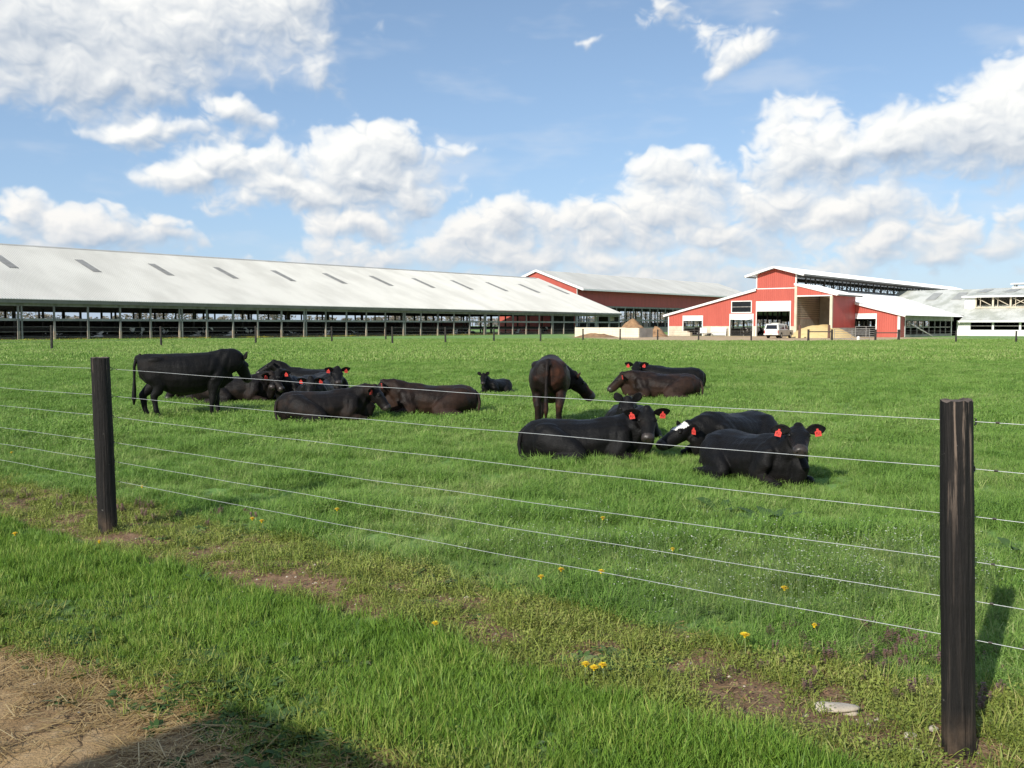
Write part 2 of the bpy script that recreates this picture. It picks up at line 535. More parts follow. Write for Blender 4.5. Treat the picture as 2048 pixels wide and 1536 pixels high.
# ------------------------------------------------------------------ grass and weeds: blades grown in tufts, tufts set out over the zones
def blade_material(name, a, b_, c, trans=0.24, rough=0.55):
    m, t, b = new_mat(name)
    at = t.nodes.new('ShaderNodeAttribute'); at.attribute_name = 'bl'
    an = t.nodes.new('ShaderNodeAttribute'); an.attribute_name = 'tn'; an.attribute_type = 'INSTANCER'
    f = X(t, at.outputs['Fac']) * 0.75 + X(t, an.outputs['Fac'])
    col = mixc(t, f.ramp(0.0, 0.6, smooth=False), a, b_)
    col = mixc(t, f.ramp(0.75, 1.15, smooth=False), col, c)
    b.inputs['Roughness'].default_value = rough
    b.inputs['Specular IOR Level'].default_value = 0.3
    t.links.new(col.s, b.inputs['Base Color'])
    tr = t.nodes.new('ShaderNodeBsdfTranslucent'); t.links.new(col.s, tr.inputs['Color'])
    mx = t.nodes.new('ShaderNodeMixShader'); mx.inputs[0].default_value = trans
    out = t.nodes['Material Output']
    t.links.new(b.outputs[0], mx.inputs[1]); t.links.new(tr.outputs[0], mx.inputs[2]); t.links.new(mx.outputs[0], out.inputs[0])
    return m


class Tuft:
    def __init__(s): s.v, s.f, s.c = [], [], []
    def strip(s, pts, ws, side, c):
        """a tapering leaf along pts"""
        o = len(s.v); side = Vector(side)
        for p, w in zip(pts[:-1], ws[:-1]):
            s.v += [tuple(p - side * w), tuple(p + side * w)]; s.c += [c, c]
        s.v.append(tuple(pts[-1])); s.c.append(c)
        n = len(pts) - 1
        for i in range(n - 1): s.f.append((o + 2 * i, o + 2 * i + 1, o + 2 * i + 3, o + 2 * i + 2))
        s.f.append((o + 2 * n - 2, o + 2 * n - 1, o + 2 * n))
    def blade(s, x, y, az, h, lean, w, curl=0.5, seg=3):
        d = Vector((math.cos(az), math.sin(az), 0)); pts, ws = [], []
        for i in range(seg + 1):
            k = i / seg
            pts.append(Vector((x, y, -0.015)) + d * (h * lean * (k * (1 - curl) + curl * k * k)) + Vector((0, 0, h * (k - 0.28 * lean * k * k) + .015 * k)))
            ws.append(w * (1 - 0.55 * k * k) * (0.75 if i == 0 else 1))
        tw = az + math.pi / 2 + random.uniform(-.5, .5)
        s.strip(pts, ws, (math.cos(tw), math.sin(tw), 0), random.random() if random.random() > .07 else 1.2)
    def leaf(s, c, d, n, l, w, col):
        """a small four-point leaf"""
        d = Vector(d).normalized(); n = Vector(n); sd = d.cross(n).normalized() * w; c = Vector(c); o = len(s.v)
        s.v += [tuple(c), tuple(c + d * l * .5 + sd + n * l * .08), tuple(c + d * l), tuple(c + d * l * .5 - sd + n * l * .08)]
        s.c += [col] * 4; s.f.append((o, o + 1, o + 2, o + 3))
    def mesh(s, name, mat):
        me = bpy.data.meshes.new(name); me.from_pydata(s.v, [], s.f)
        a = me.attributes.new('bl', 'FLOAT', 'POINT'); a.data.foreach_set('value', s.c)
        me.polygons.foreach_set('use_smooth', [True] * len(me.polygons)); me.materials.append(mat); me.update()
        return me


def grass_tuft(n, rad, hmin, hmax, w, lean, wind=0.0, curl=.5, seg=3, leaves=0):
    t = Tuft()
    for _ in range(leaves):                       # clover and other low leaves among the blades
        r = rad * math.sqrt(random.random()); a = random.uniform(0, 6.283); q = random.uniform(0, 6.283)
        t.leaf((r * math.cos(a), r * math.sin(a), hmax * random.uniform(.15, .62)), (math.cos(q), math.sin(q), random.uniform(-.4, .5)),
               Vector((random.uniform(-.6, .6), random.uniform(-.6, .6), 1)).normalized(), w * random.uniform(3.5, 7), w * random.uniform(1.2, 2.2), random.random())
    for _ in range(n):
        r = rad * math.sqrt(random.random()); a = random.uniform(0, 6.283)
        az = random.gauss(0.2, 0.7) if random.random() < wind else random.uniform(0, 6.283)
        t.blade(r * math.cos(a), r * math.sin(a), az, random.uniform(hmin, hmax), abs(random.gauss(lean, lean * .5)), w * random.uniform(.6, 1.2), curl, seg)
    return t


SRC = {}


def sources(key, meshes):
    c = bpy.data.collections.new(key)
    for i, m in enumerate(meshes):
        c.objects.link(bpy.data.objects.new('%s_%02d' % (key, i), m))
    SRC[key] = (c, len(meshes))


def scatter(name, key, x, y, scale, tint, tilt=0.12, flat=False, zoff=0.0, rz=None):
    """one ground-cover object: points over the ground, geometry nodes set a tuft on each"""
    c, k = SRC[key]; n = len(x)
    z = gz(x, y) + zoff
    me = bpy.data.meshes.new(name); me.vertices.add(n)
    me.vertices.foreach_set('co', np.stack([x, y, z], -1).astype(np.float32).ravel())
    rot = np.stack([RNG.normal(0, tilt, n), RNG.normal(0, tilt, n), RNG.uniform(0, 6.283, n) if rz is None else RNG.normal(rz, 0.9, n)], -1).astype(np.float32)
    for an, ty, fld, val in (('rot', 'FLOAT_VECTOR', 'vector', rot), ('sc', 'FLOAT', 'value', scale.astype(np.float32)),
                             ('tn', 'FLOAT', 'value', tint.astype(np.float32)), ('ix', 'INT', 'value', RNG.integers(0, k, n).astype(np.int32))):
        me.attributes.new(an, ty, 'POINT').data.foreach_set(fld, val.ravel())
    o = obj(name, me, kind='stuff')
    g = bpy.data.node_groups.new(name, 'GeometryNodeTree')
    g.interface.new_socket('Geometry', in_out='INPUT', socket_type='NodeSocketGeometry')
    g.interface.new_socket('Geometry', in_out='OUTPUT', socket_type='NodeSocketGeometry')
    N = g.nodes.new; L = g.links.new
    i_, o_ = N('NodeGroupInput'), N('NodeGroupOutput')
    ci = N('GeometryNodeCollectionInfo'); ci.inputs['Collection'].default_value = c
    ci.inputs['Separate Children'].default_value = True; ci.inputs['Reset Children'].default_value = True
    ip = N('GeometryNodeInstanceOnPoints'); ip.inputs['Pick Instance'].default_value = True
    def attr(nm, ty):
        a = N('GeometryNodeInputNamedAttribute'); a.data_type = ty; a.inputs['Name'].default_value = nm
        return a.outputs['Attribute']
    L(i_.outputs[0], ip.inputs['Points']); L(ci.outputs[0], ip.inputs['Instance'])
    L(attr('ix', 'INT'), ip.inputs['Instance Index'])
    e = N('FunctionNodeEulerToRotation'); L(attr('rot', 'FLOAT_VECTOR'), e.inputs[0]); L(e.outputs[0], ip.inputs['Rotation'])
    L(attr('sc', 'FLOAT'), ip.inputs['Scale']); L(ip.outputs[0], o_.inputs[0])
    md = o.modifiers.new('tufts', 'NODES'); md.node_group = g
    return o


def spread(n, y0, y1, keep, power=1.0, xm=2.5):
    """random points over the part of the land the camera sees (and a margin beside it)"""
    u = RNG.random(n)
    y = (y0 ** (2 - power) + u * (y1 ** (2 - power) - y0 ** (2 - power))) ** (1 / (2 - power)) if power != 2 else y0 * (y1 / y0) ** u
    x = RNG.uniform(-1, 1, n) * (y * 0.565 + xm)
    k = keep(x, y) > RNG.random(n)
    return x[k], y[k]


GREEN = ((0.090, 0.198, 0.026), (0.198, 0.332, 0.062), (0.38, 0.44, 0.16))
m_past = blade_material('pasture_blade', *GREEN)
m_lawn = blade_material('lawn_blade', (0.078, 0.172, 0.018), (0.172, 0.296, 0.036), (0.340, 0.390, 0.095))
m_weed = blade_material('weed_leaf', (0.125, 0.185, 0.030), (0.250, 0.300, 0.058), (0.36, 0.35, 0.11))
m_dark = blade_material('broad_leaf', (0.050, 0.105, 0.026), (0.095, 0.165, 0.045), (0.170, 0.220, 0.090), 0.28, 0.6)
m_purple = blade_material('deadnettle_leaf', (0.105, 0.130, 0.045), (0.175, 0.105, 0.080), (0.260, 0.150, 0.155), 0.25)
m_white = blade_material('tiny_white_flower', (0.09, 0.16, 0.04), (0.16, 0.22, 0.08), (0.72, 0.74, 0.62), 0.25)
m_straw = blade_material('straw', (0.24, 0.15, 0.055), (0.46, 0.32, 0.13), (0.64, 0.50, 0.26), 0.1, 0.5)

sources('lawn_tuft', [grass_tuft(44, .060, .03, .095, .0021, .6, leaves=4).mesh('lawn_tuft', m_lawn) for _ in range(5)])
sources('pasture_tuft', [grass_tuft(36, .085, .06, .19, .0032, .95, .40, leaves=26).mesh('pasture_tuft', m_past) for _ in range(6)])
sources('meadow_tuft', [grass_tuft(50, .22, .07, .17, .0065, 1.0, .35, .5, 2, leaves=22).mesh('meadow_tuft', m_past) for _ in range(5)])
sources('far_tuft', [grass_tuft(60, .75, .07, .15, .020, .8, .3, .5, 2).mesh('far_tuft', m_past) for _ in range(4)])


def creeping_weed():
    t = Tuft()
    for _ in range(42):
        r = .09 * math.sqrt(random.random()); a = random.uniform(0, 6.283); z = random.uniform(.002, .022)
        d = (math.cos(a + random.uniform(-1, 1)), math.sin(a + random.uniform(-1, 1)), random.uniform(-.2, .5))
        n = Vector((random.uniform(-.5, .5), random.uniform(-.5, .5), 1)).normalized()
        t.leaf((r * math.cos(a), r * math.sin(a), z), d, n, random.uniform(.008, .018), random.uniform(.003, .006), random.random())
    for _ in range(10):
        r = .08 * random.random(); a = random.uniform(0, 6.283)
        t.blade(r * math.cos(a), r * math.sin(a), random.uniform(0, 6.283), random.uniform(.025, .07), .7, .0022, .5, 2)
    return t


def rosette(n=12, l=.11):
    t = Tuft()
    for i in range(n):
        a = i * 2.4 + random.uniform(-.3, .3); k = random.uniform(.6, 1.15) * l
        d = Vector((math.cos(a), math.sin(a), 0)); rise = random.uniform(.25, .9)
        pts = [d * k * f + Vector((0, 0, k * rise * (f - .75 * f * f))) for f in (.06, .35, .7, 1)]
        t.strip(pts, [k * .05, k * .13, k * .16, 0], (-d.y, d.x, random.uniform(-.4, .4)), random.random())
    return t


def deadnettle():
    t = Tuft()
    for _ in range(5):
        x, y, h = random.uniform(-.05, .05), random.uniform(-.05, .05), random.uniform(.09, .17)
        t.strip([Vector((x, y, h * f)) for f in (0, .5, 1)], [.002, .002, 0], (1, 0, 0), .2)
        for lv in range(5):
            z = h * (.45 + .13 * lv)
            for q in range(4):
                a = q * 1.57 + lv * .8
                t.leaf((x, y, z), (math.cos(a), math.sin(a), -.35), Vector((math.cos(a) * .3, math.sin(a) * .3, 1)).normalized(), .024 - .002 * lv, .009, random.uniform(.0, .25) + lv * .22)
    return t


def flowering_weed():
    t = Tuft()
    for _ in range(4):
        x, y, h = random.uniform(-.08, .08), random.uniform(-.08, .08), random.uniform(.18, .32)
        lx, ly = random.uniform(-.04, .04), random.uniform(-.04, .04)
        t.strip([Vector((x + lx * f, y + ly * f, h * f)) for f in (0, .5, 1)], [.0018, .0016, 0], (1, 0, 0), .3)
        for q in range(5):
            a = random.uniform(0, 6.28); z = h * random.uniform(.35, .85)
            t.leaf((x + lx * z / h, y + ly * z / h, z), (math.cos(a), math.sin(a), .6), Vector((0, 0, 1)), .018, .003, .3)
        for q in range(5):
            a = random.uniform(0, 6.28)
            t.leaf((x + lx, y + ly, h), (math.cos(a), math.sin(a), .3), Vector((0, 0, 1)), .007, .003, 1.5)
    return t


sources('creeping_weed', [creeping_weed().mesh('creeping_weed', m_weed) for _ in range(5)])
sources('rosette', [rosette(random.randint(9, 15)).mesh('rosette', m_dark) for _ in range(5)])
sources('deadnettle', [deadnettle().mesh('deadnettle', m_purple) for _ in range(4)])
sources('flowering_weed', [flowering_weed().mesh('flowering_weed', m_white) for _ in range(4)])
sources('thin_tuft', [grass_tuft(14, .06, .04, .11, .0024, .7).mesh('thin_tuft', m_weed) for _ in range(4)])


def straw_tuft():
    t = Tuft()
    for _ in range(8):
        a = random.uniform(0, 3.14); l = random.choice((.008, .012, .016, .025, .04, .07)) * random.uniform(.6, 1.2)
        c = Vector((random.uniform(-.05, .05), random.uniform(-.05, .05), random.uniform(.004, .014)))
        d = Vector((math.cos(a), math.sin(a), random.uniform(-.06, .06)))
        t.strip([c - d * l, c, c + d * l * .8, c + d * l], [.0014, .0018, .0015, 0], (-d.y, d.x, 0), random.random())
    return t


sources('straw_wisp', [straw_tuft().mesh('straw_wisp', m_straw) for _ in range(6)])


def patchy(x, y, seed, f=0.5): return fbm(x * f, y * f, seed, 3)


x, y = spread(36000, 2.3, 12, lambda x, y: zones(x, y)[1] * (.55 + .45 * sstep(-.3, .2, fbm(x * 3.2, y * 3.2, 164, 3))), 1.4, 1.2)
s_, t_ = fence_st(x, y)
fringe = sstep(-1.0, -1.4, s_ + patchy(x, y, 160, 1.5) * .25)
scatter('lawn_grass', 'lawn_tuft', x, y, (RNG.uniform(.65, 1.1, len(x)) + patchy(x, y, 161, 1.6) * .45) * (1 - .35 * fringe), 0.18 + patchy(x, y, 162, 1.2) * .38 + patchy(x, y, 163, 3.0) * .2 + RNG.normal(0, .08, len(x)) + fringe * .15, .22)
x, y = spread(52000, 3.0, 15, lambda x, y: zones(x, y)[3] * (np.hypot(x, y) < 14.5) * (.5 + .5 * sstep(-.3, .25, fbm(x * 2.4, y * 2.4, 174, 3))), 1.25, 2.0)
d_ = np.hypot(x, y); s_, t_ = fence_st(x, y)
edge = sstep(0.5, 2.2, s_)
scatter('pasture_grass', 'pasture_tuft', x, y, (RNG.uniform(.55, .95, len(x)) + patchy(x, y, 171, 1.1) * .65) * (.8 + .2 * edge) * (.92 - .1 * sstep(5, 14, d_)),
        0.20 + patchy(x, y, 172, .6) * .34 - patchy(x, y, 171, 1.1) * .30 + patchy(x, y, 173, 2.2) * .22 + RNG.normal(0, .10, len(x)), .15, rz=0.0)
x, y = spread(30000, 11.5, 42, lambda x, y: zones(x, y)[3] * sstep(11.5, 14.5, np.hypot(x, y)), 1.1, 2.5)
scatter('meadow_grass', 'meadow_tuft', x, y, RNG.uniform(.55, .9, len(x)) + patchy(x, y, 181, .5) * .25, 0.24 + patchy(x, y, 182, .28) * .28 + patchy(x, y, 183, 1.0) * .18 + RNG.normal(0, .09, len(x)), .12, rz=0.0)
x, y = spread(26000, 38, 108, lambda x, y: (1 - in_yard(x, y)) * (y > 39 + 3 * RNG.random(len(x))) * (x * VX.x + y * VX.y < 102.5) * (x * UX.x + y * UX.y < 128), 1.0, 3.0)
scatter('far_pasture_grass', 'far_tuft', x, y, RNG.uniform(.6, 1.1, len(x)), 0.34 + patchy(x, y, 191, .1) * .3 + patchy(x, y, 192, .5) * .16 + RNG.normal(0, .1, len(x)), .08)
x, y = spread(30000, 2.5, 8, lambda x, y: np.exp(-((fence_st(x, y)[0] + 1.38 + .16 * sstep(2.4, 4.2, fence_st(x, y)[1])) / .16) ** 2) * .5 * sstep(-.35, .2, fbm(x * 2.5, y * 2.5, 221, 3)), 1.4, 1.0)
scatter('trackside_weeds', 'creeping_weed', x, y, RNG.uniform(.7, 1.3, len(x)), 0.05 + patchy(x, y, 222, 1.5) * .3 + RNG.normal(0, .1, len(x)), .2)
x, y = spread(9000, 2.5, 8, lambda x, y: np.exp(-((fence_st(x, y)[0] + 1.33 + .16 * sstep(2.4, 4.2, fence_st(x, y)[1])) / .18) ** 2) * .5, 1.4, 1.0)
scatter('trackside_grass', 'thin_tuft', x, y, RNG.uniform(.6, 1.1, len(x)), 0.25 + RNG.normal(0, .15, len(x)), .3)
bare = lambda x, y: sstep(-0.10, 0.10, fbm(x * 2.2, y * 2.2, 201, 4) - 0.02)
x, y = spread(44000, 2.6, 12, lambda x, y: zones(x, y)[2] * np.clip(.80 - bare_soil(x, y) * .95, .03, 1), 1.5, 1.2)
scatter('creeping_weeds', 'creeping_weed', x, y, RNG.uniform(.7, 1.3, len(x)), 0.22 + patchy(x, y, 202, 1.1) * .35 + RNG.normal(0, .1, len(x)), .2)
x, y = spread(4200, 2.6, 12, lambda x, y: np.clip(zones(x, y)[2] * (1 - bare_soil(x, y)), 0, 1) * .4, 1.5, 1.2)
scatter('sparse_grass', 'thin_tuft', x, y, RNG.uniform(.6, 1.2, len(x)), 0.2 + RNG.normal(0, .15, len(x)), .25)


def blot(spots):
    def f(x, y):
        k = np.zeros_like(x)
        for px, py, rx, ry, w in spots:
            g = ground(px, py)
            k = np.maximum(k, w * np.exp(-((x - g.x) / rx) ** 2 - ((y - g.y) / ry) ** 2))
        return k
    return f


x, y = spread(42000, 2.6, 12, blot([(60, 1225, .4, .22, .5), (210, 1240, .4, .25, .7), (320, 1290, .3, .2, .7), (420, 1400, .35, .2, .5), (640, 1440, .4, .2, .8), (560, 1500, .3, .15, .5), (820, 1470, .35, .25, .5),
                                    (470, 1060, .35, .3, .4), (980, 1150, .4, .3, .4), (1250, 1330, .2, .15, .5), (1330, 1210, .5, .25, .35), (450, 1330, .4, .2, .6), (700, 1480, .35, .16, .9), (150, 1270, .3, .12, .8), (950, 1500, .3, .2, .5)]), 1.4, 1.0)
scatter('broad_leaved_weeds', 'rosette', x, y, RNG.uniform(.3, .7, len(x)), RNG.normal(.2, .15, len(x)), .2)
x, y = spread(13000, 2.8, 12, blot([(100, 1005, .5, .25, .5), (160, 1010, .5, .25, .5), (320, 1030, .5, .3, .85), (40, 990, .4, .2, .4), (360, 1020, .2, .3, .6), (1760, 1320, .35, .25, .8), (1840, 1290, .3, .3, .8), (1640, 1290, .3, .2, .5), (1880, 1380, .2, .2, .5), (1580, 1340, .25, .12, .3)]), 1.4, 1.0)
scatter('purple_deadnettle', 'deadnettle', x, y, RNG.uniform(.32, .62, len(x)), RNG.normal(.12, .12, len(x)), .2)
x, y = spread(26000, 2.8, 12, blot([(1400, 1150, .9, .5, .35), (1650, 1180, .7, .5, .45), (1830, 1160, .4, .6, .4), (1250, 1130, .8, .4, .3), (1500, 1230, .6, .3, .3), (1000, 1090, .9, .5, .12)]), 1.4, 1.0)
scatter('white_flowering_weeds', 'flowering_weed', x, y, RNG.uniform(.6, 1.0, len(x)), RNG.normal(.1, .1, len(x)), .12)
x, y = spread(16000, 2.6, 6.5, lambda x, y: zones(x, y)[0] * np.clip(.10 + .8 * sstep(-.05, .4, fbm(x * 1.8, y * 1.8, 211, 3)) + .75 * sstep(-2.05, -1.5, fence_st(x, y)[0]), 0, 1), 1.3, 1.0)
scatter('straw', 'straw_wisp', x, y, RNG.uniform(.6, 1.3, len(x)), RNG.normal(.1, .25, len(x)), .05, zoff=.002)
x, y = spread(4200, 2.6, 9, lambda x, y: np.clip(zones(x, y)[2] * (.15 + bare_soil(x, y)), 0, 1) * .9 + .03 * zones(x, y)[1], 1.4, 1.0)
scatter('dead_stalks', 'straw_wisp', x, y, RNG.uniform(.5, 1.1, len(x)), RNG.normal(.1, .25, len(x)), .15, zoff=.004)

# a band of yellow flowers along the foot of the long barn
m_gold = blade_material('distant_yellow_flower', (.11, .19, .05), (.16, .24, .06), (.80, .58, .04), .2)
_t = []
for _ in range(3):
    t = Tuft()
    for _ in range(40):
        r = .7 * math.sqrt(random.random()); a = random.uniform(0, 6.28)
        t.leaf((r * math.cos(a), r * math.sin(a), random.uniform(.1, .22)), (math.cos(a * 3), math.sin(a * 3), .2), Vector((0, -.3, 1)).normalized(), .07, .035, random.choice((.2, .4, 1.6, 1.6)))
    _t.append(t.mesh('flower_band', m_gold))
sources('flower_band', _t)
u_ = RNG.uniform(24, 118, 900); v_ = 102.2 - np.abs(RNG.normal(0, 2.6, 900))
k_ = RNG.random(900) < .35 + .8 * fbm(u_ * .16, v_ * .3, 231, 3)
x, y = (UX.x * u_ + VX.x * v_)[k_], (UX.y * u_ + VX.y * v_)[k_]
scatter('dandelion_band', 'flower_band', x, y, RNG.uniform(.6, 1.1, len(x)), RNG.normal(0, .05, len(x)), .05)

# ------------------------------------------------------------------ building materials
m_roof_old = surf('weathered_white_steel', (0.53, 0.525, 0.485), (0.44, 0.435, 0.40), 0.25, 0.5, 0.0, st=(1, .25, 1), detail=8)
m_roof_new = surf('white_painted_steel', (0.86, 0.86, 0.84), (0.80, 0.80, 0.77), 0.3, 0.45)
m_roof_grey = surf('lichen_grey_steel', (0.66, 0.66, 0.60), (0.46, 0.47, 0.40), 0.45, 0.6, st=(.5, 1, 1), lo=.4, hi=.62, detail=8)
m_white = m_trim = surf('white_trim', (0.84, 0.83, 0.80), (0.74, 0.73, 0.68), 1.5, 0.5)
m_sky_old = surf('fibreglass_skylight', (0.26, 0.26, 0.25), (0.20, 0.20, 0.185), 1.2, 0.5)
m_sky_pale = surf('pale_skylight', (0.42, 0.42, 0.38), (0.34, 0.34, 0.31), 1.2, 0.5)
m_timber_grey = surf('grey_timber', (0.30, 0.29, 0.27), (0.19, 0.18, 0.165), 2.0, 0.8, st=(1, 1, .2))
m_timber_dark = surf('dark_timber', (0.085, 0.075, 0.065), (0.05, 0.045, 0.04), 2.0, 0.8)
m_fascia = surf('grey_fascia', (0.23, 0.215, 0.195), (0.17, 0.16, 0.14), 0.8, 0.7)
m_curtain = surf('rolled_curtain', (0.34, 0.33, 0.31), (0.24, 0.235, 0.22), 1.0, 0.7)
m_post_foot = surf('muddy_post_foot', (0.40, 0.33, 0.25), (0.26, 0.20, 0.15), 1.5, 0.9)
m_conc = surf('pale_concrete', (0.62, 0.54, 0.42), (0.48, 0.41, 0.31), 0.8, 0.9, bmp=.2)
m_conc_new = surf('cream_concrete', (0.76, 0.68, 0.53), (0.66, 0.58, 0.44), 0.5, 0.85, bmp=.15)
m_conc_grey = surf('grey_concrete', (0.38, 0.36, 0.32), (0.27, 0.255, 0.225), 0.8, 0.9, bmp=.2)
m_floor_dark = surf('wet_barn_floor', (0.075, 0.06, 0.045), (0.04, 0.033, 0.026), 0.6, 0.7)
m_pipe = surf('galvanised_pipe', (0.36, 0.35, 0.33), (0.22, 0.20, 0.18), 3, 0.5, .3)
m_dirt = surf('piled_soil', (0.36, 0.215, 0.11), (0.22, 0.13, 0.068), 1.4, 0.95, bmp=.6, bscale=6)
m_feed = surf('ground_corn_feed', (0.74, 0.555, 0.26), (0.66, 0.48, 0.21), 1.2, 0.95, bmp=.3, bscale=8)
m_mud = surf('dark_mud', (0.14, 0.105, 0.07), (0.09, 0.07, 0.05), 0.8, 0.9)


def siding(name, c, c2, axis=1, pitch=0.30):
    """painted ribbed steel cladding: narrow upright ribs, weather streaks"""
    m, t, b = new_mat(name)
    p = coord(t); q = xyz(t, p)[axis]
    saw = (q * (1 / pitch))._m('FRACT')
    rib = saw.ramp(0.0, 0.12) * saw.ramp(0.36, 0.24)
    f = noise(t, stretch(t, p, (1, 1, .25)), 1.1, 6, 0.65).ramp(.35, .7)
    col = mixc(t, f, c, c2)
    t.links.new(col.s, b.inputs['Base Color'])
    b.inputs['Roughness'].default_value = 0.5
    t.links.new(bump(t, rib, 0.9, 0.035).s, b.inputs['Normal'])
    return m


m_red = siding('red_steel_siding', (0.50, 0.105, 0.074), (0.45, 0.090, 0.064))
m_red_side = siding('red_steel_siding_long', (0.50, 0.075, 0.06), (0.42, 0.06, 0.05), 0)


def ribbed_roof(mb, u0, u1, eave, ridge, pitch=0.29, rib=0.035, rw=0.10, thick=0.05):
    """sheet-steel slope; eave and ridge give (v, z at u0, z at u1)"""
    n = int(round((u1 - u0) / pitch)); prof = []
    for i in range(n):
        a = u0 + (u1 - u0) * i / n
        prof += [(a, 0), (a + rw * .3, rib), (a + rw * .8, rib), (a + rw * 1.1, 0)]
    prof.append((u1, 0)); o = len(mb.v); k = len(prof)
    def pt(u, e, dz):
        f = (u - u0) / (u1 - u0)
        return (u, e[0], e[1] + (e[2] - e[1]) * f + dz)
    mb.v += [pt(u, eave, d) for u, d in prof] + [pt(u, ridge, d) for u, d in prof]
    fs = [(o + i, o + i + 1, o + k + i + 1, o + k + i) for i in range(k - 1)]
    b = o + 2 * k
    mb.v += [pt(u0, eave, -thick), pt(u1, eave, -thick), pt(u1, ridge, -thick), pt(u0, ridge, -thick)]
    fs += [(b + 3, b + 2, b + 1, b), (o, b, b + 3, o + k), (o + k - 1, o + 2 * k - 1, b + 2, b + 1),
           tuple([o + i for i in range(k)] + [b + 1, b]), tuple([o + k + i for i in range(k - 1, -1, -1)] + [b + 3, b + 2])]
    mb.f += fs; mb.mi += [0] * len(fs)


# ================================================================== long white-roofed freestall barn on the left
BU0, BU1, BV0, BVR, BV1 = 18.0, 158.6, 103.3, 124.4, 145.5
barn, bo = building('freestall_barn', 'long open sided cattle barn under a white ribbed roof with grey skylights', 'barn', BU0, BV0)


def eave_z(u): return 4.42 - 0.0031 * (u - 40)


rm = MB(); ribbed_roof(rm, BU0, BU1, (BV0 - .5, eave_z(BU0) + .0, eave_z(BU1)), (BVR, 11.85, 11.8), .29, .06, .10)
rm.build('roof', m_roof_old, barn, bo, label='near white slope of ribbed steel')
rm = MB(); ribbed_roof(rm, BU0, BU1, (BV1, 4.1, 4.1), (BVR + .02, 11.86, 11.81), 0.6)
rm.build('roof', m_roof_old, barn, bo, label='far slope of ribbed steel')
MB().prism([(BU0, BVR - .4, 11.76), (BU0, BVR, 11.93), (BU0, BVR + .4, 11.76)], (BU1 - 1.2 - BU0, 0, 0)).build('ridge_cap', m_roof_old, barn, bo)
sl = None
for k in range(15):
    u = 55.6 + 9.92 * (k - 1)
    if not BU0 + 1 < u < BU1 - 2: continue
    m = MB(); zz = lambda v, uu=u: eave_z(uu) + (11.82 - eave_z(uu)) * (v - BV0 + .5) / (BVR - BV0 + .5) + .045
    v0, v1 = 114.0, 119.0
    m.hexa([(u, v0, zz(v0)), (u + 1.05, v0, zz(v0)), (u + 1.05, v1, zz(v1)), (u, v1, zz(v1)), (u, v0, zz(v0) + .03), (u + 1.05, v0, zz(v0) + .03), (u + 1.05, v1, zz(v1) + .03), (u, v1, zz(v1) + .03)])
    for q in range(4):
        a = u + .06 + q * .26
        m.hexa([(a, v0 - .06, zz(v0) + .03), (a + .1, v0 - .06, zz(v0) + .03), (a + .1, v1, zz(v1) + .03), (a, v1, zz(v1) + .03), (a + .02, v0 - .06, zz(v0) + .06), (a + .08, v0 - .06, zz(v0) + .06), (a + .08, v1, zz(v1) + .06), (a + .02, v1, zz(v1) + .06)])
    m.build('skylight', m_sky_old, barn, bo)
m = MB(); a, b = BU0, BU1 - .1
m.hexa([(a, BV0 - .42, eave_z(a) - .42), (b, BV0 - .42, eave_z(b) - .42), (b, BV0 - .34, eave_z(b) - .42), (a, BV0 - .34, eave_z(a) - .42),
        (a, BV0 - .42, eave_z(a) - .07), (b, BV0 - .42, eave_z(b) - .07), (b, BV0 - .34, eave_z(b) - .07), (a, BV0 - .34, eave_z(a) - .07)])
m.build('fascia', m_fascia, barn, bo)
MB().hexa([(a, BV0 + .08, eave_z(a) - .72), (b, BV0 + .08, eave_z(b) - .72), (b, BV0 + .2, eave_z(b) - .72), (a, BV0 + .2, eave_z(a) - .72),
           (a, BV0 + .08, eave_z(a) - .38), (b, BV0 + .08, eave_z(b) - .38), (b, BV0 + .2, eave_z(b) - .38), (a, BV0 + .2, eave_z(a) - .38)]).build('header_beam', m_timber_grey, barn, bo)
BAY = 3.745
posts = []
k = 0
while BU0 + .3 + k * BAY < BU1 + .1:
    u = BU1 - .35 - k * BAY
    w = .11
    m = MB(); m.box(u - w, u + w, BV0, BV0 + .2, -.1, 1.0, 1); m.box(u - w + .02, u + w - .02, BV0 + .01, BV0 + .19, 1.0, eave_z(u) - .72, 0)
    if k % 5 == 1: m.box(u + .25, u + .42, BV0 + .02, BV0 + .18, -.1, eave_z(u) - .72, 0)
    if k % 2: m.bar((u - w - .03, BV0 - .02, .05), (u - w - .03, BV0 - .02, 3.4), .05, .05)
    m.build('post', [m_timber_grey, m_post_foot], barn, bo)
    if k:
        MB().box(u + w, u + BAY - w, BV0 + .02, BV0 + .15, 2.1, 2.36).build('rail', m_curtain, barn, bo)
    k += 1
m = MB()
for z in (0.55, 0.95, 1.35): m.bar((BU0, BV0 + .55, z), (BU1 - .4, BV0 + .55, z), .035)
m.build('inner_rail', m_timber_dark, barn, bo)
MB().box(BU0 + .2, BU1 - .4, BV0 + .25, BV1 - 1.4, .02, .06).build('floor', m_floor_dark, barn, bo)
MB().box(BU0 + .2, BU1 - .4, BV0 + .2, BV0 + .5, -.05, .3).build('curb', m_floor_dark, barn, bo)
m = MB()
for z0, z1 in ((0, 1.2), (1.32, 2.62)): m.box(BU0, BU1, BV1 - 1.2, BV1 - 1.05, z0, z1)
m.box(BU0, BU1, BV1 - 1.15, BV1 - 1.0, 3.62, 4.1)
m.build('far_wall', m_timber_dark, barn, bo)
ip = [(110.5, 2 * BAY), (BVR - 5, 2 * BAY), (BVR + 5, 2 * BAY), (BV1 - 1.1, BAY)]
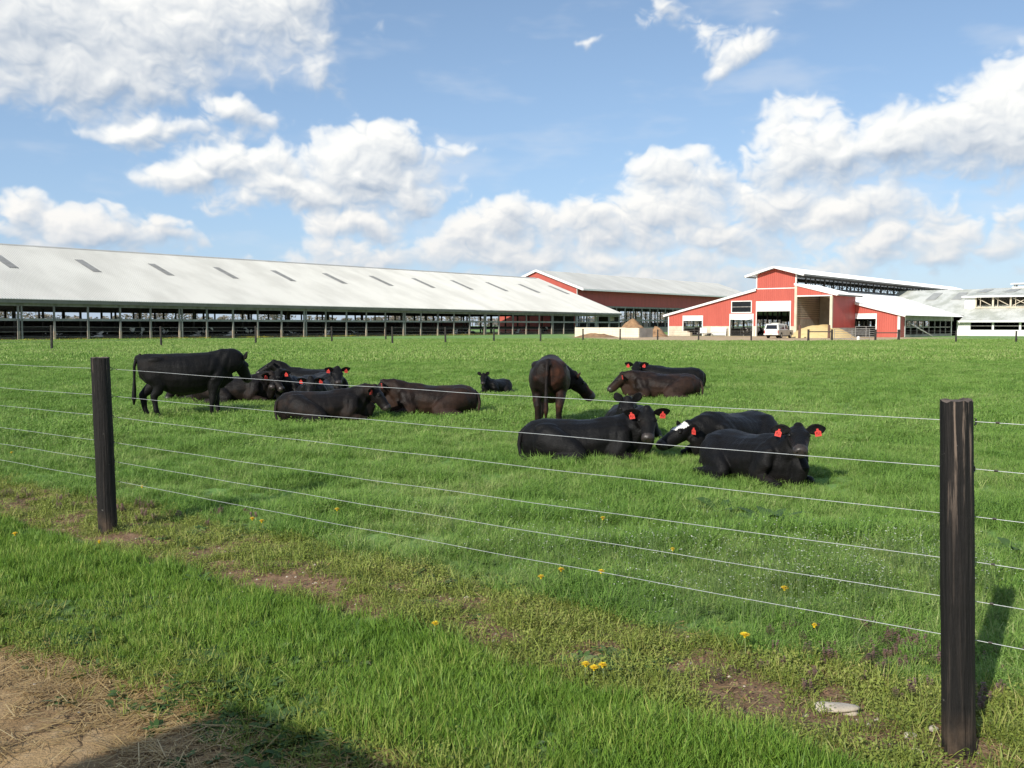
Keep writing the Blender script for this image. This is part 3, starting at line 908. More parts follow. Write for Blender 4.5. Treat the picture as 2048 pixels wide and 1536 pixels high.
for j, (v, st) in enumerate(ip):
    u = BU1 - 1.6 - .5 * j
    while u > BU0 + 1:
        zt = eave_z(u) + (11.8 - eave_z(u)) * (1 - abs(v - BVR) / (BVR - BV0)) - .1
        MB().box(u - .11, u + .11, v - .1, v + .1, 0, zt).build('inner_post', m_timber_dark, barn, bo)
        u -= st
m = MB()
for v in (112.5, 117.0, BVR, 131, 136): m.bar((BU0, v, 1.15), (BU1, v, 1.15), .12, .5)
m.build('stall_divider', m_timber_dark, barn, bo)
# trusses and the closed bay at the far right end
for q in range(0, 38, 1):
    u = BU1 - .35 - q * BAY
    if u > BU0: MB().box(u - .05, u + .05, BV0 + .2, BV1 - 1.3, 3.62, 3.86).build('truss_chord', m_timber_dark, barn, bo)
m = MB(); m.box(BU1 - 12.2, BU1 - 5, BV0 + 8, BV0 + 8.2, 0, 3.6); m.box(BU1 - .35, BU1 - .2, BV0 + .3, BV0 + 5.2, 0, 3.6)
m.build('partition', m_timber_dark, barn, bo)
MB().box(BU1 - 4.2, BU1 - 3.1, BV0 + 3.3, BV0 + 3.42, .1, 3.3).build('door', m_trim, barn, bo)
m = MB()
for q in range(4): m.box(BU1 - 2.0 + q * .42, BU1 - 1.65 + q * .42, BV0 + 1.2, BV0 + 1.3, 2.5, 3.5)
m.build('panel', m_conc, barn, bo)

# ================================================================== red barn behind it, roof running away to the right
CU0, CU1, CV0, CVR = 165.0, 252.7, 118.8, 129.9
CV1 = 2 * CVR - CV0
rb, ro = building('red_gable_barn', 'tall red barn with white gable trim rising behind the end of the long white roof', 'barn', CU0, CV0)
zE = 9.55; zR = 14.1; sC = (zR - zE) / (CVR - 116.8)
for s in (1, -1):
    rm = MB(); ve = CVR - s * (CVR - 116.8)
    ribbed_roof(rm, CU0 - .4, CU1, (ve, zE, zE), (CVR - s * .0, zR, zR), .6)
    rm.build('roof', m_roof_new if s < 0 else m_roof_old, rb, ro)
m = MB(); w = .12
m.prism([(CU0, CV0, 0), (CU0, CV0, zE + (CV0 - 116.8) * sC - .1), (CU0, CVR, zR - .1), (CU0, CV1, zE + (CV0 - 116.8) * sC - .1), (CU0, CV1, 0)], (.15, 0, 0))
m.build('gable_wall', m_red, rb, ro)
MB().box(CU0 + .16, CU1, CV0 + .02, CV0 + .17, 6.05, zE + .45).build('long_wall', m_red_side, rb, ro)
MB().box(CU0 - .06, CU0 + .22, CV0 - .1, CV0 - .005, 0, zE + .6).build('corner_trim', m_trim, rb, ro)
for s in (1, -1):
    ve = CVR - s * (CVR - 116.8)
    MB().bar((CU0 - .45, ve, zE - .12), (CU0 - .45, CVR, zR - .12), .1, .5).build('rake_trim', m_trim, rb, ro)
MB().box(CU0 - .4, CU1, 116.68, 116.78, zE - .32, zE + .02).build('gutter', m_trim, rb, ro)
MB().box(CU0 + .2, CU1, CV0 - .02, CV0 + .2, 5.65, 6.03).build('header_beam', m_timber_grey, rb, ro)
u = CU0 + 1.0
while u < CU1:
    MB().box(u - .13, u + .13, CV0 - .04, CV0 + .16, 0, 5.64).build('post', m_timber_grey, rb, ro); u += 3.7
MB().box(CU0 + .2, CU1, CV0 + .0, CV0 + .14, 2.7, 3.0).build('rail', m_curtain, rb, ro)
MB().box(CU0 + .2, CU1, CV0 - .16, CV0 - .05, -.4, 1.25).build('curb_wall', m_conc_grey, rb, ro)
MB().box(CU0 + .2, CU1, CV0 + .3, CV1, -.3, -.2).build('floor', m_floor_dark, rb, ro)
m = MB(); m.box(CU0 + .2, CU1, CV1 - .2, CV1, 0, 2.4); m.box(CU0 + .2, CU1, CV1 - .2, CV1, 5.5, 9.8); m.build('far_wall', m_timber_dark, rb, ro)
for v in (CV0 + 5, CVR, CV1 - 5):
    u = CU0 + 2.4
    while u < CU1:
        MB().box(u - .12, u + .12, v - .12, v + .12, 0, zE).build('inner_post', m_timber_dark, rb, ro); u += 7.4
m = MB()
for q in range(7): m.box(CU0 + 14 + q * 3.4, CU0 + 16 + q * 3.4, CV0 + 4, CV0 + 4.3, .2, 2.4 + .7 * (q % 3))
m.build('stored_bale', m_conc, rb, ro)

# ================================================================== red and white monitor-roofed barn in the middle of the yard
DU0, DU1 = 129.8, 226.0
VL, VA, VC, VB, VR = 75.35, 60.35, 57.4, 54.45, 39.8
db, do = building('monitor_barn', 'red steel barn with raised centre roof, white trim and roll-up doors facing the field', 'barn', DU0, VR)


def lean_z(v):
    return 3.44 + (VL - v) * (7.0 - 3.44) / (VL - VA) if v > VA else 3.22 + (v - VR) * (7.0 - 3.22) / (VB - VR)


OPEN = [(69.4, 72.7, 0, 3.02), (61.0, 64.65, 0, 3.24), (61.3, 64.4, 3.62, 5.20), (55.2, 60.37, 0, 5.06), (42.9, 45.84, 0, 3.13)]
cuts = sorted({VL, VA, VB, VR, 72.7, 69.4, 64.65, 64.4, 61.3, 61.0, 60.37, 55.2, 45.84, 42.9})
wall, base = MB(), MB()
for v0, v1 in zip(cuts[:-1], cuts[1:]):
    if v1 - v0 < .005: continue
    mid = (v0 + v1) / 2
    holes = sorted([(a[2], a[3]) for a in OPEN if a[0] <= mid <= a[1]])
    top0, top1 = (7.0, 7.0) if VB <= mid <= VA else (lean_z(v0 + 1e-4), lean_z(v1 - 1e-4))
    z = 0.0 if mid < VB else 1.5
    if not (holes and holes[0][0] == 0) and z: base.box(DU0 - .02, DU0 + .3, v0, v1, -.1, 1.5)
    segs = []
    for h0, h1 in holes:
        if h0 > z: segs.append((z, h0, h0))
        z = max(z, h1)
    segs.append((z, top0, top1))
    for a, b0, b1 in segs:
        wall.prism([(DU0, v0, a), (DU0, v1, a), (DU0, v1, b1), (DU0, v0, b0)], (.15, 0, 0))
wall.build('front_wall', m_red, db, do)
base.build('concrete_base', m_conc, db, do)
m = MB(); m.prism([(DU0 + .001, VB, 7.12), (DU0 + .001, VA, 7.12), (DU0 + .001, VA, 9.2), (DU0 + .001, VC, 10.02), (DU0 + .001, VB, 9.2)], (.15, 0, 0))
m.build('tower_wall', m_red, db, do)
MB().box(DU0 - .05, DU0 + .1, VB, VA, 6.98, 7.11).build('band_trim', m_trim, db, do)
for v in (VB - .14, VA + .02, VL - .06, VR - .1):
    z1 = 9.2 if VB - 1 < v < VA + 1 else lean_z(v)
    z0 = 7.0 if VB - 1 < v < VA + 1 else 0
    MB().box(DU0 - .06, DU0 + .2, v, v + .16 if v != VR - .1 else v + .3, z0, z1).build('corner_trim', m_trim, db, do)
for va, za, vb, zb in ((VC, 10.22, 61.95, 8.95), (VC, 10.22, 52.85, 8.95), (VA + .1, 6.98, 76.2, 3.2), (51.0, lean_z(51.0) + .02, 38.9, 3.0)):
    MB().bar((DU0 - .95 if za > 9 else DU0 - .35, va, za - .08), (DU0 - .95 if za > 9 else DU0 - .35, vb, zb - .08), .08, .32).build('rake_trim', m_trim, db, do)
# rolled doors and frames
for (v0, v1, z0, z1), drop in zip(OPEN, (.66, .68, 0, 1.36, .6)):
    f = MB(); fw = .13
    f.box(DU0 - .06, DU0 + .05, v0 - fw, v0, z0, z1 + fw); f.box(DU0 - .06, DU0 + .05, v1, v1 + fw, z0, z1 + fw); f.box(DU0 - .06, DU0 + .05, v0, v1, z1, z1 + fw)
    if z0 > 0: f.box(DU0 - .06, DU0 + .05, v0 - fw, v1 + fw, z0 - fw, z0)
    fr = f.build('door_frame' if drop else 'window_frame', m_trim, db, do)
    if drop:
        d = MB(); n = max(2, int(drop / .3))
        for q in range(n): d.box(DU0 - .03 - .004 * (q % 2), DU0 + .03, v0, v1, z1 - drop + q * drop / n, z1 - drop + (q + 1) * drop / n - .012)
        if drop == .68:      # this curtain sags at its right end
            d.prism([(DU0 - .03, v0, z1 - drop), (DU0 - .03, v1, z1 - drop), (DU0 - .03, v1, z1 - drop - .05), (DU0 - .03, v0 + 1.0, z1 - drop - .12)], (.05, 0, 0))
        d.build('rolled_door', m_roof_new, db, do)
    else:
        g = MB()
        g.box(DU0 + .03, DU0 + .07, v0, v1, (z0 + z1) / 2 - .05, (z0 + z1) / 2 + .05); g.build('window_bar', m_pipe, db, do)
        MB().box(DU0 + .08, DU0 + .1, v0, v1, z0, z1).build('pane', surf('dark_glass', (.012, .014, .016), (.01, .01, .012), 1, .12, spec=.6), db, do)
# roofs
for name, e, r, u0 in (('roof', (76.25, 3.22, 3.22), (VA + .02, 7.1, 7.1), DU0 - .3), ('roof', (38.85, 2.98, 2.98), (VB - .02, 7.1, 7.1), DU0 - .3),
                       ('monitor_roof', (61.95, 8.95, 8.95), (VC, 10.25, 10.25), DU0 - .9), ('monitor_roof', (52.85, 8.95, 8.95), (VC, 10.25, 10.25), DU0 - .9)):
    rm = MB(); ribbed_roof(rm, u0, DU1, e, r, .6, .03); rm.build(name, m_roof_new, db, do)
for v in (52.75, 62.0): MB().box(DU0 - .9, DU1, v, v + .08, 8.74, 8.98).build('gutter', m_fascia, db, do)
for s, v in ((1, VB), (0, VA)):
    m = MB(); m.box(DU0 + .2, DU1, v - .06, v + .06, 6.7, 7.35); m.box(DU0 + .2, DU1, v - .06, v + .06, 8.62, 9.15); m.build('clerestory_beam', m_timber_dark, db, do)
    u = DU0 + 3.7; q = 0
    while u < DU1:
        MB().box(u - .11, u + .11, v - .09, v + .09, 7.35, 8.62).build('clerestory_post', m_timber_dark, db, do)
        if s:
            MB().bar((u + .1, v, 7.4), (u + 1.75, v, 8.05), .09).build('brace', m_timber_dark, db, do)
            MB().bar((u + 3.55, v, 7.4), (u + 1.9, v, 8.05), .09).build('brace', m_timber_dark, db, do)
            MB().box(u + 1.78, u + 1.9, v - .05, v + .05, 7.35, 8.62).build('clerestory_stud', m_timber_dark, db, do)
        u += 3.7
# open long side on the right
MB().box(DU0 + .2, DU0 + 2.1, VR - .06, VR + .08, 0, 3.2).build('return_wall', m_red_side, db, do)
MB().box(DU0 + 2.4, 156.4, VR - .08, VR + .02, 2.28, 3.12).build('side_panel', m_conc_grey, db, do)
for u, w in ((DU0 + 2.25, .3), (155.2, .35)): MB().box(u - w / 2, u + w / 2, VR - .12, VR - .082, 0, 3.1).build('side_trim', m_trim, db, do)
for q in range(8):
    u = DU0 + 5.2 + q * 2.9
    MB().box(u - .07, u + .07, VR - .02, VR + .1, 0, 2.28).build('post', m_pipe, db, do)
MB().box(DU0 + 2.4, 155, VR - .0, VR + .08, 1.3, 1.42).build('rail', m_pipe, db, do)
MB().box(DU0 + 2.4, 155, VR - .1, VR + .1, -.1, .34).build('curb', m_conc_grey, db, do)
MB().bar((DU0 + 2.6, VR - .25, 2.1), (DU0 + 6.3, VR - 2.6, .1), .14).build('brace', m_pipe, db, do)
m = MB(); m.box(DU0 + .3, DU1, VL - .15, VL, 0, 1.1); m.box(DU0 + .3, DU1, VL - .15, VL, 2.7, 3.4); m.build('far_wall', m_timber_dark, db, do)
MB().box(DU0 + .3, DU1, VR + .2, VL - .2, .02, .07).build('floor', m_floor_dark, db, do)
for v in (VA, VB, 48.0, 67.8):
    u = DU0 + 3.7
    while u < 190:
        MB().box(u - .1, u + .1, v - .1, v + .1, 0, (lean_z(v) if v not in (VA, VB) else 6.7) - .1).build('inner_post', m_timber_dark, db, do); u += 3.7
m = MB(); m.box(172, 172.2, VR + .3, VL - .3, 0, 1.45); m.box(172, 172.2, VR + .3, VL - .3, 2.35, 3.3); m.box(172, 172.2, VB - 10, VA + 10, 2.4, 4.4); m.box(172, 172.2, VB - 4, VA + 4, 3.3, 6.6)
m.build('added_cross_wall', m_timber_dark, db, do)  # wall added inside to block daylight and keep the doorways dark
# light upper panels seen through the big door at the far end
for q, (v, c) in enumerate(((55.9, m_red), (56.7, m_red), (57.6, m_trim), (58.6, m_conc_grey), (60.0, m_conc_grey))):
    MB().box(170, 170.1, v - .3, v + .3, 1.4, 2.7).build('far_panel', c, db, do)

# the feed bay built against its front
bu0, bv0, bv1 = 121.1, 45.75, 50.75
bay, yo = building('feed_bay', 'red lean-to feed bay with slatted inner wall projecting from the barn front', 'shed', bu0, bv0)


def bay_z(v): return 5.75 + (v - bv0) * (7.12 - 5.75) / (bv1 - bv0)


MB().prism([(bu0, bv0, 5.66), (bu0, bv1, 5.66), (bu0, bv1, bay_z(bv1)), (bu0, bv0, bay_z(bv0))], (.12, 0, 0)).build('gable_panel', m_red, bay, yo)
MB().box(bu0 - .05, bu0 + .1, bv0, bv1, 5.5, 5.65).build('header_trim', m_trim, bay, yo)
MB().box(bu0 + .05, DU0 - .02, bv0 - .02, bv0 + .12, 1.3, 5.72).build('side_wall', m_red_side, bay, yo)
MB().box(bu0 + .05, DU0 - .02, bv0 - .12, bv0 + .16, -.1, 1.295).build('side_base', m_conc_grey, bay, yo)
MB().box(bu0 - .08, bu0 + .22, bv0 - .06, bv0 + .28, 0, 5.5).build('corner_post', m_conc, bay, yo)
MB().box(bu0 - .08, bu0 + .22, bv1 - .2, bv1 + .14, 0, 7.1).build('corner_post', m_conc, bay, yo)
MB().bar((bu0 - .1, bv1 + .2, 7.2), (bu0 - .1, bv0 - .75, 5.66), .08, .3).build('rake_trim', m_trim, bay, yo)
rm = MB(); ribbed_roof(rm, bu0 - .1, DU0 + .2, (bv0 - .8, 5.68, 5.68), (bv1 + .25, 7.28, 7.28), .6); rm.build('roof', m_roof_new, bay, yo)
MB().box(bu0, DU0 + .3, bv0 - .88, bv0 - .81, 5.5, 5.72).build('gutter', m_fascia, bay, yo)
MB().box(bu0 + .25, DU0 - .05, bv1 - .05, bv1 + .1, -.1, 2.55).build('inner_base', m_conc_grey, bay, yo)
m_slat = surf('sunlit_slat', (.55, .52, .44), (.44, .41, .34), 1.5, .8)
for q in range(10): MB().box(bu0 + .25, DU0 - .05, bv1 - .03, bv1 + .05, 2.62 + q * .30, 2.62 + q * .30 + .15).build('slat', m_slat, bay, yo)
MB().box(bu0 + .25, DU0 - .05, bv1 + .051, bv1 + .1, 2.56, 7.0).build('inner_lining', m_conc_grey, bay, yo)
MB().box(DU0 - .35, DU0 - .05, bv0 + .2, bv1 - .06, -.1, 5.7).build('back_wall', m_conc_grey, bay, yo)


def mound(name, label, cat, cx, cy, rx, ry, h, mat, rz=0.0, n=40, seed=1, flat=1.3, amp=.12, kind=None):
    a = np.linspace(-1, 1, n); xx, yy = np.meshgrid(a, a)
    r = np.sqrt(xx ** 2 + yy ** 2)
    z = h * np.clip(1 - r ** flat, 0, None) * (1 + amp * 2 * fbm(xx * 2.2, yy * 2.2, seed, 4)) - .06
    z = z + amp * .35 * h * fbm(xx * 6, yy * 6, seed + 9, 3) * (r < 1)
    z[r > .995] = -.12
    v = np.stack([xx * rx, yy * ry, z], -1).reshape(-1, 3)
    f = [(i * n + j, i * n + j + 1, (i + 1) * n + j + 1, (i + 1) * n + j) for i in range(n - 1) for j in range(n - 1)]
    m = MB(); m.add(v.tolist(), f)
    return m.build(name, mat, smooth=True, label=label, cat=cat, loc=(cx, cy, 0), rz=rz, kind=kind)


c = yard(122.2, 47.6)
mound('feed_pile', 'yellow heap of ground feed spilling out of the open bay', 'feed pile', c.x, c.y, 7.2, 3.9, 1.75, m_feed, UA, 44, 3, 2.0, .06)
c = ground(1180, 673)
mound('soil_pile', 'low brown soil heap in front of the left end of the cream concrete wall', 'soil pile', 11.2, 124.0, 3.6, 2.2, .62, m_dirt, .3, 40, 5, 1.2, .25)
c = yard(120.5, 82.2)
mound('soil_pile', 'tall brown soil heap standing up behind the cream concrete wall', 'soil pile', 17.4, 133.5, 3.0, 3.0, 2.75, m_dirt, .3, 40, 7, 1.1, .12)
mound('soil_pile', 'brown soil heap slumped against the right end of the cream concrete wall', 'soil pile', 20.1, 130.0, 1.9, 2.2, 1.5, m_dirt, .3, 40, 9, 1.2, .2)

# cream bunker wall
wl = thing('bunker_wall', 'low cream concrete wall between the long barn and the red barns', 'wall', (16.9, 123.4, 0), UA)
for q in range(5):
    MB().box(0, .34, q * 2.1 + .0, q * 2.1 + 2.08, -.1, 1.32 + (0.0 if q else -.06)).build('wall_panel', m_conc_new, wl)
MB().box(.36, 3.6, 0, .3, -.1, 1.26).build('wall_return', m_conc_grey, wl)  # same cream wall; the shade on this side is put in as grey

# ================================================================== white barn at the far right
EU0, EUR, EV0, EV1 = 157.0, 177.0, -12.0, 54.3
wb, wo = building('white_barn', 'old white barn with grey lichened roof and upper window band', 'barn', EU0, EV0)


def e_z(u): return 2.55 + .27 * (u - EU0)


def ribbed_v(mb, v0, v1, eave, ridge, pitch=.6, rib=.03):
    """the same sheet with its ribs running along U"""
    t = MB(); ribbed_roof(t, v0, v1, eave, ridge, pitch, rib)
    mb.add([(b, a, c_) for a, b, c_ in t.v], t.f)


rm = MB(); ribbed_v(rm, EV0, 38.9, (EU0 - .8, e_z(EU0 - .8), e_z(EU0 - .8)), (EUR, e_z(EUR), e_z(EUR))); rm.build('roof', m_roof_grey, wb, wo)
# wedge that runs up against the raised roof of the red barn, ending along the valley
m = MB(); n = 14
for i in range(n):
    v0, v1 = 38.9 + (EV1 - 38.9) * i / n, 38.9 + (EV1 - 38.9) * (i + 1) / n
    f = lambda v: EU0 + (lean_z(max(v, VR)) + .12 - 2.55) / .27 - .4
    ua, ub = f(v0), f(v1)
    m.hexa([(ua, v0, e_z(ua) - .05), (EUR, v0, e_z(EUR) - .05), (EUR, v1, e_z(EUR) - .05), (ub, v1, e_z(ub) - .05), (ua, v0, e_z(ua)), (EUR, v0, e_z(EUR)), (EUR, v1, e_z(EUR)), (ub, v1, e_z(ub))])
m.build('valley_roof', m_roof_grey, wb, wo)
rm = MB(); ribbed_v(rm, EV0, EV1, (EUR + 20, 2.6, 2.6), (EUR, e_z(EUR), e_z(EUR))); rm.build('roof', m_roof_grey, wb, wo, label='far slope')
MB().box(EU0 - .9, EU0 - .82, EV0, 39.0, e_z(EU0) - .45, e_z(EU0) - .2).build('fascia', m_trim, wb, wo)
MB().box(EU0, EU0 + .2, EV0, 39.4, -.2, .92).build('low_wall', m_trim, wb, wo)
MB().box(EU0, EU0 + .2, 37.4, 39.4, .92, 2.4).build('end_wall', m_trim, wb, wo)
for q in range(13):
    v = 34.2 - q * 3.75
    if v > EV0: MB().box(EU0 - .03, EU0 + .22, v - .14, v + .14, .92, 2.4).build('post', m_trim, wb, wo)
MB().box(EU0 + .05, EU0 + .15, EV0, 37.4, 1.5, 1.58).build('rail', m_timber_grey, wb, wo)
MB().box(EU0 + .3, EUR + 19, EV0, 39, 0, .05).build('floor', m_floor_dark, wb, wo)
MB().box(EUR + 18, EUR + 18.2, EV0, 54, 0, 5).build('far_wall', m_timber_dark, wb, wo)
# clerestory: white cheek, posts, braces, sill, its own roof
CLU = 163.7; zb, zt = e_z(CLU) + .02, 6.25
MB().prism([(CLU, 39.8, zb), (CLU + 7, 39.8, e_z(CLU + 7)), (CLU + 10.5, 39.8, 7.35), (CLU, 39.8, zt)], (0, .15, 0)).build('cheek_wall', m_trim, wb, wo)
MB().box(CLU - .1, CLU + .1, 38.4, 39.79, zb, zt).build('clerestory_end', m_trim, wb, wo)
MB().box(CLU - .12, CLU + .06, EV0, 38.4, zb, zb + .22).build('clerestory_sill', m_conc, wb, wo)
MB().box(CLU + 2.5, CLU + 2.7, EV0, 39.5, zb + .5, 6.6).build('clerestory_back', m_timber_dark, wb, wo)
v = 38.3; q = 0
while v > EV0:
    MB().box(CLU - .08, CLU + .08, v - .13, v + .13 if q else v + .1, zb + .22, zt).build('clerestory_post', m_conc, wb, wo)
    MB().box(CLU - .02, CLU + .05, v - .75, v - .65, zb + .22, zt).build('clerestory_stud', m_conc, wb, wo)
    if q % 4 < 2: MB().bar((CLU + .1, v - .3, zt - .3), (CLU + .1, v - 2.2, zb + .5), .1).build('brace', m_conc, wb, wo)
    else:
        MB().bar((CLU + .1, v - .3, zt - .3), (CLU + .1, v - 2.2, zb + .6), .1).build('brace', m_conc, wb, wo)
        MB().bar((CLU + .16, v - .3, zb + .4), (CLU + .16, v - 2.2, zt - .4), .1).build('brace', m_conc, wb, wo)
    v -= 2.55; q += 1
rm = MB(); ribbed_v(rm, EV0, 40.2, (CLU - .7, zt + .1, zt + .1), (EUR, e_z(EUR) + .1, e_z(EUR) + .1)); rm.build('clerestory_roof', m_roof_grey, wb, wo)
MB().box(CLU - .8, CLU - .71, EV0, 40.25, zt - .14, zt + .12).build('clerestory_fascia', m_trim, wb, wo)
sr = (e_z(EUR) - zt) / (EUR - CLU + .7)
for q in range(14):
    v = 46.2 - q * 4.15
    if v < EV0: break
    zz = (lambda u: e_z(u) + .05) if v > 40.5 else (lambda u: zt + .1 + sr * (u - CLU + .7) + .05)
    a, b = (169.5, 174.5) if v > 40.5 else (168.5, 174.0)
    MB().hexa([(a, v, zz(a)), (b, v, zz(b)), (b, v + 1.5, zz(b)), (a, v + 1.5, zz(a)), (a, v, zz(a) + .04), (b, v, zz(b) + .04), (b, v + 1.5, zz(b) + .04), (a, v + 1.5, zz(a) + .04)]).build('skylight', m_sky_pale, wb, wo)
# ridge ventilator
zr = e_z(EUR)
MB().box(EUR - .9, EUR + .9, EV0, 35.6, zr - .1, zr + .22).build('ridge_curb', m_trim, wb, wo)
MB().prism([(EUR - 1.4, EV0, zr + .62), (EUR + 1.4, EV0, zr + .62), (EUR + 1.3, EV0, zr + .72), (EUR, EV0, zr + .95), (EUR - 1.3, EV0, zr + .72)], (0, 35.8 - EV0, 0)).build('ridge_cap', m_trim, wb, wo)
v = 35.2
while v > EV0:
    for s in (-1, 1): MB().box(EUR + s * .8 - .06, EUR + s * .8 + .06, v - .1, v + .1, zr + .22, zr + .64).build('vent_post', m_timber_grey, wb, wo)
    v -= 2.4


# ================================================================== far woodland showing through the barns
def treeline(name, pts, mat, n, hmin, hmax):
    m = MB(); pts = [Vector((*p, 0)) for p in pts]
    seg = [(a, b, (b - a).length) for a, b in zip(pts[:-1], pts[1:])]; tot = sum(s[2] for s in seg)
    for _ in range(n):
        d = random.random() * tot
        for a, b, l in seg:
            if d <= l: break
            d -= l
        p = a + (b - a) * (d / l) + Vector((random.gauss(0, 5), random.gauss(0, 5), 0))
        h = hmin + (hmax - hmin) * (.5 + .5 * math.sin(p.x * .11 + 1.3 * math.sin(p.x * .047))) * random.uniform(.75, 1.1)
        m.tube([p, p + Vector((0, 0, h * .6))], [.25, .1], 4, False)
        for _ in range(45):
            r = random.random() ** .5 * h * .33; th = random.uniform(0, 6.28); z = h * random.uniform(.3, 1)
            q = p + Vector((r * math.cos(th) * (1.2 - z / h * .7), r * math.sin(th) * (1.2 - z / h * .7), z)); s = random.uniform(.25, .7)
            w = Vector((random.gauss(0, 1), random.gauss(0, 1), random.gauss(0, .6))).normalized() * s * 1.5; k = Vector((random.gauss(0, 1), random.gauss(0, 1), random.gauss(0, 1))).normalized() * s * .5
            o = len(m.v); m.v += [tuple(q - w), tuple(q + k), tuple(q + w), tuple(q - k)]; m.f.append((o, o + 1, o + 2, o + 3)); m.mi.append(0)
    me = bpy.data.meshes.new(name); me.from_pydata(m.v, [], m.f); me.materials.append(mat)
    return obj(name, me, kind='stuff')


m_wood = surf('bare_spring_twigs', (.22, .185, .15), (.15, .135, .10), .08, .95)
treeline('distant_woods', [(-330, 330), (-200, 380), (-60, 430), (60, 480), (200, 520), (330, 430)], m_wood, 900, 5, 9)

# ================================================================== cattle
def coat(name, black, brown, brownness, white=0.0):
    """short sleek hair: fine directional relief, sun-bleached brown where it is worn"""
    m, t, b = new_mat(name)
    p = coord(t)
    n = noise(t, p, 2.6, 5, 0.6); h = noise(t, stretch(t, p, (1, 1, 2.2)), 42, 4, 0.6); sp = noise(t, stretch(t, p, (1.5, 1.5, .6)), 9, 4, 0.6)
    c = mixc(t, n.ramp(0.72 - brownness * .5, 0.95 - brownness * .45), black, brown)
    c = mixc(t, sp.ramp(.5, .8) * 0.5, c, tuple(v * 1.7 + .004 for v in black))
    if white:
        c = mixc(t, noise(t, stretch(t, p, (1, .8, 1)), 1.25, 2, 0.4).ramp(.50, .53), c, (.62, .58, .52))
    c = mixc(t, noise(t, stretch(t, p, (1.2, 1.2, 2)), 5.5, 6, 0.7).ramp(.60, .78) * xyz(t, p)[2].ramp(.75, .1) * (0.0 if white else .75), c, (.042, .031, .022))
    t.links.new(c.s, b.inputs['Base Color'])
    t.links.new(n.ramp(.35, .7, .44, .68).s, b.inputs['Roughness'])
    b.inputs['Specular IOR Level'].default_value = 0.16
    b.inputs['Sheen Weight'].default_value = 0.012
    b.inputs['Sheen Roughness'].default_value = 0.4
    t.links.new(bump(t, h * .7 + sp * .7, 0.8, 0.012).s, b.inputs['Normal'])
    return m


m_black = coat('black_coat', (.0048, .0045, .0045), (.014, .0098, .008), .35)
m_blackbrown = coat('brownish_black_coat', (.0075, .006, .0055), (.024, .0145, .0105), .55)
m_brown = coat('dark_brown_coat', (.0105, .0066, .005), (.034, .018, .012), .7)
m_redbrown = coat('red_brown_coat', (.010, .007, .006), (.070, .027, .015), .52)
m_muzzle = surf('muzzle_skin', (.040, .030, .025), (.020, .017, .016), 30, .42, spec=.4)
m_eye = surf('eye', (.006, .005, .004), (.006, .005, .004), 1, .35, spec=.4)
m_hoof = surf('hoof', (.035, .03, .026), (.02, .018, .016), 8, .5)
m_blaze = surf('white_blaze_hair', (.80, .77, .72), (.70, .67, .62), 20, .7, bmp=.4)
m_holstein = coat('holstein_coat', (.012, .011, .011), (.02, .016, .014), .3, 1.0)


def tag_material():
    """red plastic ear tag with a dark printed number too small to read"""
    m, t, b = new_mat('red_tag')
    p = coord(t)
    x, y, z = xyz(t, p)
    pr = noise(t, stretch(t, p, (95, 1, 60)), 1.0, 1, .4).ramp(.47, .53)
    box = x.abs().ramp(.026, .022) * z.ramp(-.086, -.082) * z.ramp(-.036, -.040)
    t.links.new(mixc(t, pr * box * .85, (.66, .062, .050), (.15, .012, .012)).s, b.inputs['Base Color'])
    b.inputs['Roughness'].default_value = .42
    return m


m_tag = tag_material()


from mathutils.noise import noise as bnoise


